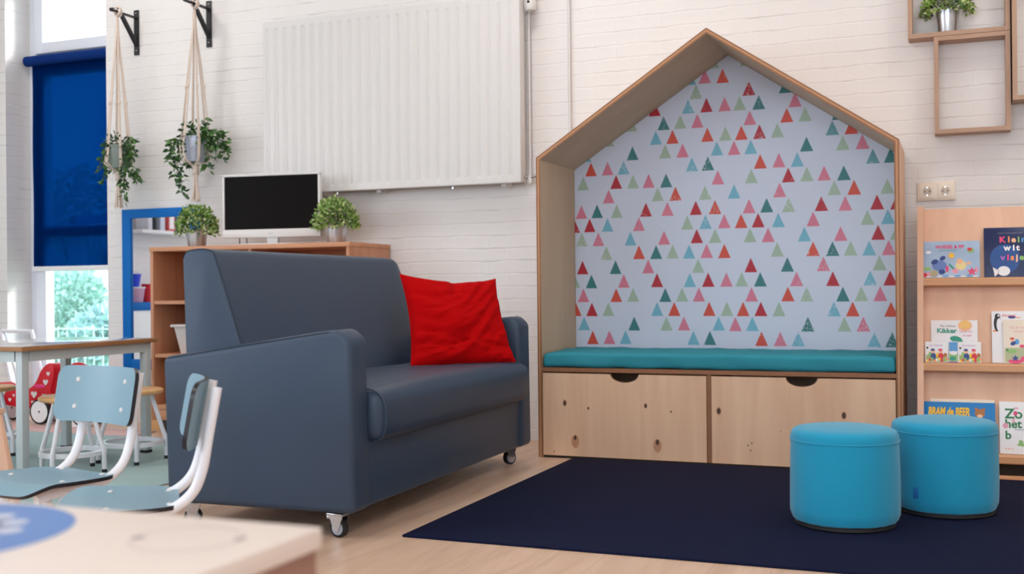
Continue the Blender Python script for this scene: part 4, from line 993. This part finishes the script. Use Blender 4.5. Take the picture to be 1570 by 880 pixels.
# lengthened leaves, denser towards the pot
def trailing(x, y, zb, zt, r0, r1, mpot, lab, vines, seed, dens=1.0, crown=60):
    rnd = random.Random(seed)
    t_ = thing('trailing_plant', lab, 'plant', (x, y, zb), 0, 'trailing green plants in the macrame hangers')
    H_ = zt-zb; p = MB(); p.lathe([(0, 0), (r0-.003, 0), (r0, .004), (r1-.002, H_-.012), (r1, H_-.011), (r1+.001, H_-.001), (r1-.003, H_), (r1-.005, H_-.015), (0, H_-.016)], mpot, n=36); obj('pot', p, t_)
    f = MB(); st = MB()
    for v in vines:
        pts = smooth_path([Vector((a, b, c)) for a, b, c in v], 8); Ln = sum((pts[i+1]-pts[i]).length for i in range(len(pts)-1))
        st.tube(pts, .0014, M_stem, 5)
        n = int(Ln/.0056*dens); 
        for i in range(n):
            k = (i+rnd.random())/n*(len(pts)-1); j = int(k); p_ = pts[j].lerp(pts[min(j+1, len(pts)-1)], k-j)
            tn = (pts[min(j+1, len(pts)-1)]-pts[max(j-1, 0)]).normalized()
            sd = Vector((rnd.gauss(0, 1), rnd.gauss(0, .8), rnd.gauss(-.1, .6))).normalized()
            base = p_+sd*rnd.uniform(.002, .016)
            leaf(f, base, sd+tn*.5, rnd.uniform(.025, .038), M_leafd if rnd.random() < .6 else M_leafm, rnd, .60)
    for i in range(crown):
        a = rnd.uniform(0, 2*pi); r = rnd.uniform(0, r1*1.25); p_ = Vector((r*cos(a), r*sin(a), H_+rnd.uniform(-.01, .040)))
        leaf(f, p_, (cos(a), sin(a), rnd.uniform(-.2, 1)), rnd.uniform(.02, .032), M_leafd, rnd, .55)
    for i in range(crown):
        a = rnd.uniform(0, 2*pi); r = r1*rnd.uniform(1.02, 1.3); p_ = Vector((r*cos(a), r*sin(a), H_-abs(rnd.gauss(0, .045))))
        leaf(f, p_, (cos(a), sin(a), rnd.uniform(-1.2, .2)), rnd.uniform(.02, .032), M_leafd if rnd.random() < .6 else M_leafm, rnd, .55)
    obj('foliage', f, t_); obj('vines', st, t_)
def V(l, sx=.0042, sz=.0034, seed=0):
    """vine control points from offsets (right, up) in hundredths with a little depth"""
    rnd = random.Random(seed); return [(a*sx, rnd.uniform(-.035, .02), b*sz) for a, b in l]
hanger(-4.258, 4.812, 2.262, 1.515, 1.395, 1.195, .075, 'cotton macrame hanger on the left bracket beside the window', 3)
zb1 = 1.412
trailing(-4.258, 4.812, zb1, zb1+.125, .052, .062, M_greypot, 'trailing plant in grey pot hanging beside the window', [
    V([(-8, 37), (-20, 28), (-26, 14), (-24, -2)], seed=1), V([(-10, 36), (-17, 22), (-17, -4), (-19, -22)], seed=2), V([(-6, 38), (-14, 30), (-22, 22), (-30, 4)], seed=3),
    V([(9, 37), (20, 34), (29, 24), (27, 14)], seed=4), V([(9, 36), (19, 22), (20, 2), (27, -16), (31, -22)], seed=5), V([(7, 36), (14, 16), (12, -12), (14, -34), (15, -54)], seed=6),
    V([(8, 36), (15, 10), (22, -8), (33, -14)], seed=7), V([(-4, 38), (-9, 16), (-11, -2)], seed=8), V([(1, 38), (-1, 48), (0, 56)], seed=9), V([(4, 36), (8, 12), (9, -14), (11, -30)], seed=12), V([(10, 37), (17, 44), (26, 42)], seed=13)], 5, 1.0, 50)
hanger(-3.766, 4.842, 2.262, 1.60, 1.405, 1.215, .080, 'cotton macrame hanger on the right bracket above the blue mirror', 4)
zb2 = 1.425
trailing(-3.766, 4.842, zb2, zb2+.135, .050, .060, M_silvpot, 'bushy trailing plant in pale grey pot hanging above the mirror', [
    V([(-10, 42), (-22, 40), (-33, 34), (-41, 32)], seed=21), V([(-10, 41), (-26, 34), (-34, 22), (-38, 10)], seed=22), V([(-9, 41), (-26, 30), (-30, 8), (-28, -12), (-26, -24)], seed=23),
    V([(-9, 40), (-20, 24), (-24, 0), (-26, -26), (-18, -44), (-12, -54)], seed=24), V([(-9, 40), (-14, 18), (-12, 2), (-6, -4)], seed=25), V([(-26, 30), (-36, 10), (-40, 2)], seed=26),
    V([(10, 42), (24, 48), (36, 42), (46, 40)], seed=27), V([(10, 41), (28, 38), (40, 30), (52, 22)], seed=28), V([(10, 41), (30, 30), (42, 16), (50, 12)], seed=29), V([(10, 40), (30, 22), (38, 6), (46, 0)], seed=30),
    V([(12, 36), (26, 8), (18, -6), (24, -12)], seed=31), V([(0, 42), (-4, 56), (-12, 66)], seed=32), V([(2, 42), (8, 58), (16, 70)], seed=33), V([(10, 41), (32, 44), (44, 36)], seed=34), V([(10, 40), (26, 26), (46, 26)], seed=35)], 6, 1.0, 60)

# ------------------------------------------------------------------ left side: table and stools
tt = thing('classroom_table', 'rectangular nursery table with grey top, brown edge and grey steel legs', 'table', (-3.648, 3.665, .007))
hx, hy, ZT = .272, .395, .518
obj('table_top', MB().box((-hx, -hy, ZT-.020), (hx, hy, ZT-.0012), M_tabw, .003).box((-hx+.004, -hy+.004, ZT-.002), (hx-.004, hy-.004, ZT), M_tabtop, .0006), tt)
ap_ = MB(); a = .020
ap_.box((-hx+a+.04, -hy+a, ZT-.062), (hx-a-.04, -hy+a+.022, ZT-.020), M_greyst); ap_.box((-hx+a+.04, hy-a-.022, ZT-.062), (hx-a-.04, hy-a, ZT-.020), M_greyst)
ap_.box((-hx+a, -hy+a+.04, ZT-.062), (-hx+a+.022, hy-a-.04, ZT-.020), M_greyst); ap_.box((hx-a-.022, -hy+a+.04, ZT-.062), (hx-a, hy-a-.04, ZT-.020), M_greyst); obj('apron', ap_, tt)
for sx in (-1, 1):
    for sy in (-1, 1):
        x, y = sx*(hx-a-.02), sy*(hy-a-.02); obj('leg', MB().box((x-.016, y-.018, .012), (x+.018, y+.018, ZT-.020), M_greyst, .003).box((x-.017, y-.019, 0), (x+.019, y+.019, .012), M_rubber), tt)
def make_stool(lab, x, y, rot_, m=None):
    t_ = thing('stool', lab, 'stool', (x, y, .007), rot_, 'round wooden stools with white steel legs')
    b_ = MB(); b_.lathe([(0, .288), (.118, .288), (.127, .292), (.130, .298), (.129, .305), (.122, .310), (.10, .308), (0, .307)], M_stoolw, n=48); obj('seat', b_, t_)
    for k in range(4):
        a = pi/4+k*pi/2; ca, sa = cos(a), sin(a)
        l_ = MB(); l_.tube([Vector(p) for p in smooth_path([(.078*ca, .078*sa, .290), (.093*ca, .093*sa, .235), (.124*ca, .124*sa, .130), (.138*ca, .138*sa, .085), (.140*ca, .140*sa, .012)], 5)], .0095, M_tubew, 12)
        l_.lathe([(0, -.0), (.0105, 0), (.0105, .014), (0, .014)], M_rubber, (.140*ca, .140*sa, 0), 12)
        obj('leg', l_, t_)
    r_ = MB(); r_.lathe([(.112, .070), (.130, .070), (.130, .088), (.112, .088), (.112, .070)], M_tubew, n=48, smooth=False); obj('foot_ring', r_, t_)
    return t_
st0 = make_stool('wooden stool with white legs nearest the beech cabinet, right end of table', -3.30, 3.80, radians(2))
def stool_copy(lab, x, y, rz):
    c_ = dup(st0); c_.location = (x, y, .007); c_.rotation_euler = (0, 0, rz); c_['label'] = lab; return c_
stool_copy('wooden stool with white legs directly behind the pale blue chair backrest', -3.335, 3.490, radians(-34))
stool_copy('wooden stool at the far left, half outside the picture', -4.06, 3.72, radians(-35))

# slanted plywood leg of a play stand at the very left edge
pl = thing('plywood_stand', 'light plywood stand with slanted side at the left picture edge', 'stand', (-2.83, 2.72, .007))
m_ = MB(); m_.prism([(-.25, .0), (.0, 0), (-.085, .33), (-.25, .33)], 'y', 0, .022, M_lbeech, .002, 1); obj('side_board', m_, pl)
m_ = MB(); m_.prism([(-.25, .0), (.0, 0), (-.085, .33), (-.25, .33)], 'y', -.222, -.2, M_lbeech, .002, 1); obj('side_board', m_, pl)
obj('top_board', MB().box((-.27, -.232, .33), (-.082, .03, .348), M_lbeech, .002), pl)

# ------------------------------------------------------------------ red toddler trike with white spots
M_trike = mat('red_lacquered_wood', (206, 8, 34), .4, vary=.03)
tk = thing('toddler_ride_on', 'red wooden ride-on with white hearts and black-tyred white wheels', 'toy', (-4.80, 4.80, 0))
out = smooth_path([(-.27, .12, 0), (-.315, .165, 0), (-.325, .20, 0), (-.305, .222, 0), (-.265, .222, 0), (-.22, .20, 0), (-.15, .190, 0), (-.06, .198, 0), (-.01, .235, 0), (.03, .30, 0), (.075, .338, 0), (.115, .335, 0), (.125, .28, 0), (.10, .20, 0), (.09, .13, 0), (.05, .09, 0), (-.05, .085, 0), (-.16, .09, 0), (-.24, .10, 0)], 4)
m_ = MB(); m_.prism([(p.x, p.y) for p in out], 'y', -.045, .045, M_trike, .006, 2); body = obj('body', m_, tk)
h_ = MB()
def heart(mb, x, z, s, y): mb.add([(x+s*a, y, z+s*b) for a, b in ((0, -1), (.55, -.45), (1, .15), (.85, .7), (.4, .8), (0, .45), (-.4, .8), (-.85, .7), (-1, .15), (-.55, -.45))], [(0, 1, 2, 3, 4, 5, 6, 7, 8, 9)], mb_w)
mb_w = M_white
for x, z, s in ((-.25, .175, .024), (-.02, .165, .022), (.065, .235, .019), (.085, .283, .013), (.035, .215, .008), (.055, .155, .018), (-.03, .12, .012), (-.17, .155, .009), (-.1, .13, .016), (-.2, .13, .012)): heart(h_, x, z, s, -.0462)
obj('painted_hearts', h_, body, label='white painted hearts')
m_ = MB(); m_.tube([(.06+.20+.085*cos(a), 0, .255+.075*sin(a)) for a in [pi*k/12 for k in range(13)]], .018, M_trike, 10); obj('handle', m_, tk, label='red arched handle')
m_ = MB(); m_.box((.10, -.04, .10), (.36, .04, .17), M_trike, .01); m_.box((.17, -.012, .16), (.20, .012, .26), M_trike, .004); m_.box((.32, -.012, .16), (.35, .012, .26), M_trike, .004); obj('front_frame', m_, tk)
m_ = MB(); m_.box((-.02, -.05, .20), (.06, .05, .222), mat('pink_cushion', (226, 60, 130), .8), .01); obj('saddle', m_, tk, label='pink saddle')
for x in (-.285, .045, .34):
    for s in (-1, 1):
        w_ = MB(); w_.lathe([(0, -.012), (.060, -.012), (.062, -.010), (.062, .010), (.060, .012), (0, .012)], M_wht2, n=32, axis='y'); wo = obj('wheel', w_, tk, loc=(x, s*.062, .072))
        w_ = MB(); w_.lathe([(.060, -.013), (.070, -.011), (.072, 0), (.070, .011), (.060, .013)], M_rubber, n=32, axis='y'); w_.lathe([(0, -.015), (.005, -.015), (.005, -.012)], M_rubber, n=10, axis='y'); obj('tyre', w_, wo)

# ------------------------------------------------------------------ white easel frame before the window
ea = thing('easel_frame', 'white slanted steel frame standing before the window behind the table', 'frame', (-5.14, 4.94, 0))
m_ = MB(); m_.tube([(.165, -.02, 0), (-.005, 0, .26), (-.115+.005+.11, .0, .505), (-.115-.12, .0, .512), (-.12, 0, .26), (-.06, -.02, 0)], .010, M_tubew, 10)
m_ = MB(); m_.tube(smooth_path([(.30, -.02, 0), (.215, -.01, .22), (.125, 0, .495), (.118, 0, .507), (.10, 0, .512)], 4)+[Vector((-.105, 0, .512))], .0105, M_tubew, 10); m_.tube([(-.115, 0, .512), (-.04, -.01, .24), (.03, -.02, 0)], .0105, M_tubew, 10)
obj('front_frame', m_, ea)
m_ = MB(); m_.tube([(-.100, .01, .505), (-.085, .08, .25), (-.07, .13, 0)], .0105, M_tubew, 10); m_.tube([(.11, .01, .505), (.10, .08, .25), (.09, .13, 0)], .0105, M_tubew, 10); obj('rear_legs', m_, ea)
obj('panel', MB().box((-.085, .002, .40), (.10, .008, .495), glass_mat('clear_panel', (.93, .95, .97, 1), .1)), ea)

# little wooden toy kitchen between the mirror and the cabinet
tc_ = thing('toy_crate', 'narrow wooden toy crate with a red knob left of the cabinet', 'crate', (-3.98, 4.72, 0))
obj('body', MB().box((-.07, 0, .0), (.07, .22, .20), M_stoolw, .004), tc_); obj('tray', MB().box((-.06, .02, .20), (.06, .2, .235), M_tabw, .004), tc_)
m_ = MB(); m_.lathe([(0, -.02), (.014, -.018), (.016, -.008), (.008, 0), (0, 0)], mat('red_knob', (210, 50, 40), .4), n=16, axis='y'); obj('knob', m_, tc_, loc=(.02, 0, .16))

# ------------------------------------------------------------------ school chairs
def bent_panel(mb, fn, us, vs_, t, mtop, mbot, medge):
    """fn(u,v) -> (point, normal); closed thin shell"""
    nu, nv = len(us), len(vs_); T = []; B = []
    for u in us:
        for v in vs_:
            p, n = fn(u, v); T.append(Vector(p)+Vector(n)*t/2); B.append(Vector(p)-Vector(n)*t/2)
    F = [(i*nv+j, (i+1)*nv+j, (i+1)*nv+j+1, i*nv+j+1) for i in range(nu-1) for j in range(nv-1)]
    mb.add(T, F, mtop, True); mb.add(B, [f[::-1] for f in F], mbot, True)
    rim = [i*nv for i in range(nu)]+[(nu-1)*nv+j for j in range(1, nv)]+[i*nv+nv-1 for i in range(nu-2, -1, -1)]+[j for j in range(nv-2, 0, -1)]
    E_ = [T[k] for k in rim]+[B[k] for k in rim]; K = len(rim)
    mb.add(E_, [(k, (k+1) % K, K+(k+1) % K, K+k) for k in range(K)], medge, True)
def rr_half(s, a, b, hw_, r):
    """half width of a rounded rectangle at station s in [a,b]"""
    d = min(s-a, b-s)
    return hw_ if d >= r else hw_-r+sqrt(max(0, r*r-(r-d)**2))
def stations(a, b, r, n=10, m=6):
    e = [a+r*(1-cos(pi/2*k/m)) for k in range(m+1)]; f = [b-r*(1-cos(pi/2*k/m)) for k in range(m, -1, -1)]
    return e+[a+r+(b-a-2*r)*k/n for k in range(1, n)]+f
def make_chair(lab, x, y, rz, s):
    t_ = thing('school_chair', lab, 'chair', (x, y, .0), rz, 'pale blue school chairs'); t_.scale = (s, s, s)
    st = MB(); A_, B_ = -.122, .140
    def seat_fn(u, v):
        hw_ = rr_half(u, A_, B_, .175-.030*(B_-u)/(B_-A_), .07)
        yy_ = v*hw_; zz = .262+.010*(yy_/.17)**2-.006*cos((u+.05)*9); sl = 0
        if u > .08: zz -= (u-.08)**2*6.5; sl = (u-.08)*13
        if u < -.11: zz += (-.11-u)**2*2
        n_ = Vector((sl, 0, 1)).normalized(); return (u, yy_, zz), n_
    bent_panel(st, seat_fn, stations(A_, B_, .07, 12, 7), [-1+2*k/12 for k in range(13)], .0095, M_ltblue, M_under, M_blackedge)
    so_ = obj('seat', st, t_)
    bp = MB(); Z0, Z1 = .386, .534
    def ctr(w_): return -.165+.022-(w_-.301)*.18
    def back_fn(u, v):
        hw_ = rr_half(u, Z0, Z1, .165, .030); yy_ = v*hw_
        xx_ = ctr(u)+(yy_/.156)**2*.028; n_ = Vector((1, -yy_*2.3, .18)).normalized(); return (xx_, yy_, u), n_
    bent_panel(bp, back_fn, stations(Z0, Z1, .035, 6, 6), [-1+2*k/16 for k in range(17)], .010, M_ltblue, M_ltblue, M_blackedge)
    bo_ = obj('backrest', bp, t_)
    def rivet(mb, p, n_):
        p = Vector(p); n_ = Vector(n_).normalized(); q = Matrix.Translation(p) @ n_.to_track_quat('Z', 'Y').to_matrix().to_4x4()
        r_ = MB(); r_.lathe([(0, .0035), (.0035, .0034), (.0065, .0018), (.0072, 0), (0, 0)], M_white, n=14); mb.add([q @ Vector(v) for v in r_.v], r_.f, M_white, True)
    rv = MB()
    for zz in (.424, .496):
        for yy_ in (-.100, .100):
            p, n_ = back_fn(zz, yy_/.165); rv = MB(); rivet(rv, Vector(p)+n_*.005, n_); obj('rivet', rv, bo_, label='round white rivet')
    for xx_ in (-.10, .03):
        for yy_ in (-.11, .11):
            p, n_ = seat_fn(xx_, yy_/.165); rv = MB(); rivet(rv, Vector(p)+n_*.0048, n_); obj('rivet', rv, so_, label='round white rivet')
    for sy in (-1, 1):
        yb = sy*.106
        f = MB(); P = smooth_path([(-.2025, yb, .519), (-.192, yb, .462), (-.181, yb, .40), (-.170, yb, .34), (-.150, yb, .292), (-.112, yb, .260), (-.06, yb, .246), (.04, yb, .241), (.10, yb, .232)], 6)
        f.tube(P, .0118, M_tubew, 14); obj('back_tube', f, t_)
        for (x1, x2) in ((-.03, -.20), (.02, .16)):
            l_ = MB(); l_.tube([Vector(p) for p in smooth_path([((x1), sy*.112, .238), ((x1+x2)*.5, sy*.130, .130), (x2, sy*.150, .012)], 6)], .0105, M_tubew, 12)
            l_.lathe([(0, 0), (.012, 0), (.012, .016), (0, .016)], M_rubber, (x2, sy*.150, 0), 12); obj('leg', l_, t_)
    cr_ = MB(); cr_.tube([(-.005, -.112, .236), (-.005, .112, .236)], .009, M_tubew, 10); obj('cross_bar', cr_, t_)
    return t_
CH = []
CH.append(make_chair('pale blue school chair, seen from the front, left of the sofa', -2.148, 2.159, radians(258.2), 1.0))
CH.append(make_chair('pale blue school chair seen edge-on right before the sofa armrest', -1.744, 1.974, radians(219.5), 1.0))

# ------------------------------------------------------------------ foreground play table
ft = thing('play_table', 'pale birch play table with dark plywood sides in the near left corner', 'table', (-.50, .806, 0))
obj('table_top', MB().box((-.86, -1.05, .512), (0, 0, .530), M_fgtop, .002), ft)
obj('side_board', MB().box((-.022, -1.045, .06), (-.004, -.004, .5115), M_fgside), ft); obj('side_board', MB().box((-.855, -1.045, .06), (-.837, -.004, .5115), M_fgside), ft)
obj('end_board', MB().box((-.836, -.022, .06), (-.023, -.004, .5115), M_fgside), ft); obj('end_board', MB().box((-.836, -1.045, .06), (-.023, -1.027, .5115), M_fgside), ft)
for x in (-.85, -.05):
    for y in (-1.04, -.05): obj('foot', MB().box((x, y, 0), (x+.04, y+.04, .06), M_fgside, .002), ft)
M_disc = mat('blue_printed_disc', (74, 120, 186), .4, vary=.03); M_disc2 = mat('darker_blue_print', (84, 100, 150), .4); M_discw = mat('pale_dots', (196, 202, 218), .4); M_ring = mat('grey_print', (218, 206, 200), .4); M_ring2 = mat('grey_print_dark', (150, 138, 140), .4)
d_ = MB(); cx_, cy_ = -.313, -.136
def fdisc(mb, x, y, r, m, z, r2=None, n=48):
    mb.add([(x+r*cos(2*pi*k/n), y+r*sin(2*pi*k/n), z) for k in range(n)], [tuple(range(n))], m)
fdisc(d_, cx_, cy_, .127, M_disc, .5302); fdisc(d_, cx_-.01, cy_-.008, .088, M_disc2, .5304)
for k in range(14):
    a = 2*pi*k/14; fdisc(d_, cx_+.078*cos(a), cy_+.078*sin(a), .0115, M_discw, .5306, n=16)
obj('printed_disc', d_, ft, label='round blue printed disc')
d_ = MB(); rg = [(.047*cos(2*pi*k/40), .047*sin(2*pi*k/40)) for k in range(40)]; ri = [(.042*cos(2*pi*k/40), .042*sin(2*pi*k/40)) for k in range(40)]
vs = [(-.080+x, -.075+y, .5303) for x, y in rg+ri]; d_.add(vs, [(k, (k+1) % 40, 40+(k+1) % 40, 40+k) for k in range(40)], M_ring)
fdisc(d_, -.080-.04, -.075-.012, .006, M_ring2, .5305, n=14); fdisc(d_, -.080+.042, -.075+.012, .005, M_ring2, .5305, n=14)
obj('printed_ring', d_, ft, label='faint grey printed ring')

# ------------------------------------------------------------------ light
wd = bpy.data.worlds.new('daylight'); S.world = wd; wd.use_nodes = True
nt = wd.node_tree; bg = nt.nodes['Background']
tc = nt.nodes.new('ShaderNodeTexCoord'); sx_ = nt.nodes.new('ShaderNodeSeparateXYZ'); nt.links.new(tc.outputs['Generated'], sx_.inputs[0])
rp = nt.nodes.new('ShaderNodeValToRGB'); rp.color_ramp.elements[0].position = .45; rp.color_ramp.elements[1].position = .75
rp.color_ramp.elements[0].color = (.80, .90, 1, 1); rp.color_ramp.elements[1].color = (.66, .82, 1, 1)
ma = nt.nodes.new('ShaderNodeMath'); ma.operation = 'MULTIPLY_ADD'; ma.inputs[1].default_value = .5; ma.inputs[2].default_value = .5
nt.links.new(sx_.outputs[2], ma.inputs[0]); nt.links.new(ma.outputs[0], rp.inputs[0]); nt.links.new(rp.outputs[0], bg.inputs[0]); bg.inputs[1].default_value = WORLD_S

def area(name, loc, rot, sx, sy, power, color):
    l_ = bpy.data.lights.new(name, 'AREA'); l_.shape = 'RECTANGLE'; l_.size = sx; l_.size_y = sy; l_.energy = power; l_.color = color
    o = bpy.data.objects.new(name, l_); C.objects.link(o); o.location = loc; o.rotation_euler = rot; return o
# ceiling fixtures
M_lamp = emis('lit_diffuser', (1., .93, .84), 6)
def fixture(x, y, lab):
    t_ = thing('ceiling_light', lab, 'lamp', (x, y, HC-.001), 0, 'square ceiling lights')
    m_ = MB(); frame_xy = ((-.32, -.32, .32, -.29), (-.32, .29, .32, .32), (-.32, -.29, -.29, .29), (.29, -.29, .32, .29))
    for a_, b_, c_, d2 in frame_xy: m_.box((a_, b_, -.06), (c_, d2, 0), M_white)
    obj('housing', m_, t_); obj('diffuser', MB().box((-.29, -.29, -.045), (.29, .29, -.035), M_lamp), t_)
    area('ceiling_lamp', (x, y, HC-.065), (0, 0, 0), .58, .58, CEIL_W, (1., .945, .89))
for x, y, lab in ((-4.2, 3.9, 'above the classroom table'), (-1.7, 3.9, 'above the sofa'), (.8, 3.9, 'above the bookcase side'), (-4.2, .8, 'over the left floor'), (-1.7, .8, 'over the play table'), (.8, .8, 'over the right floor')):
    fixture(x, y, 'square white ceiling light '+lab)
area('rear_fill_light', ((FX0+FX1)/2, YB-.12, (FZ0+FZ1)/2), (radians(90), 0, 0), FX1-FX0-.1, FZ1-FZ0-.1, REAR_FILL_W, (.80, .89, 1.))  # cool fill lamp behind the camera, set in the added rear window
# sky light entering the wide left window and the tall window (the sky outside them)
area('window_daylight', (XL-.14, (LW0+LW1)/2, (LZ0+LZ1)/2), (0, radians(-90), 0), LZ1-LZ0-.1, LW1-LW0-.1, LEFT_W, (.80, .90, 1.))
sl = bpy.data.lights.new('sun', 'SUN'); sl.energy = SUN_W; sl.angle = radians(12); sl.color = (1, .96, .9)
so_ = bpy.data.objects.new('sun', sl); C.objects.link(so_); so_.rotation_euler = Vector((-.8, -.62, -.55)).to_track_quat('-Z', 'Y').to_euler()

# ------------------------------------------------------------------ camera
cam = bpy.data.cameras.new('camera'); co_ = bpy.data.objects.new('camera', cam); C.objects.link(co_); S.camera = co_
yaw, pitch, roll, F_ = -.38332437, .00197437, -.00993893, 1694.5535
f = Vector((sin(yaw)*cos(pitch), cos(yaw)*cos(pitch), sin(pitch))); r = Vector((cos(yaw), -sin(yaw), 0)); u = r.cross(f)
r2 = r*cos(roll)+u*sin(roll); u2 = -r*sin(roll)+u*cos(roll)
mw = Matrix(((r2.x, u2.x, -f.x, 0), (r2.y, u2.y, -f.y, 0), (r2.z, u2.z, -f.z, .7293), (0, 0, 0, 1))); co_.matrix_world = mw
cam.sensor_width = 36; cam.lens = 36*F_/1570; cam.clip_start = .02; cam.clip_end = 200
cam.dof.use_dof = True; cam.dof.focus_distance = 3.7; cam.dof.aperture_fstop = 4.5
vs_ = S.view_settings; vs_.view_transform = 'Standard'; vs_.look = 'None'; vs_.gamma = 1; vs_.use_curve_mapping = False; vs_.exposure = EXPO
S.cycles.use_denoising = True; S.cycles.max_bounces = 10; S.cycles.diffuse_bounces = 6; S.cycles.transparent_max_bounces = 16
S.cycles.sample_clamp_indirect = 6
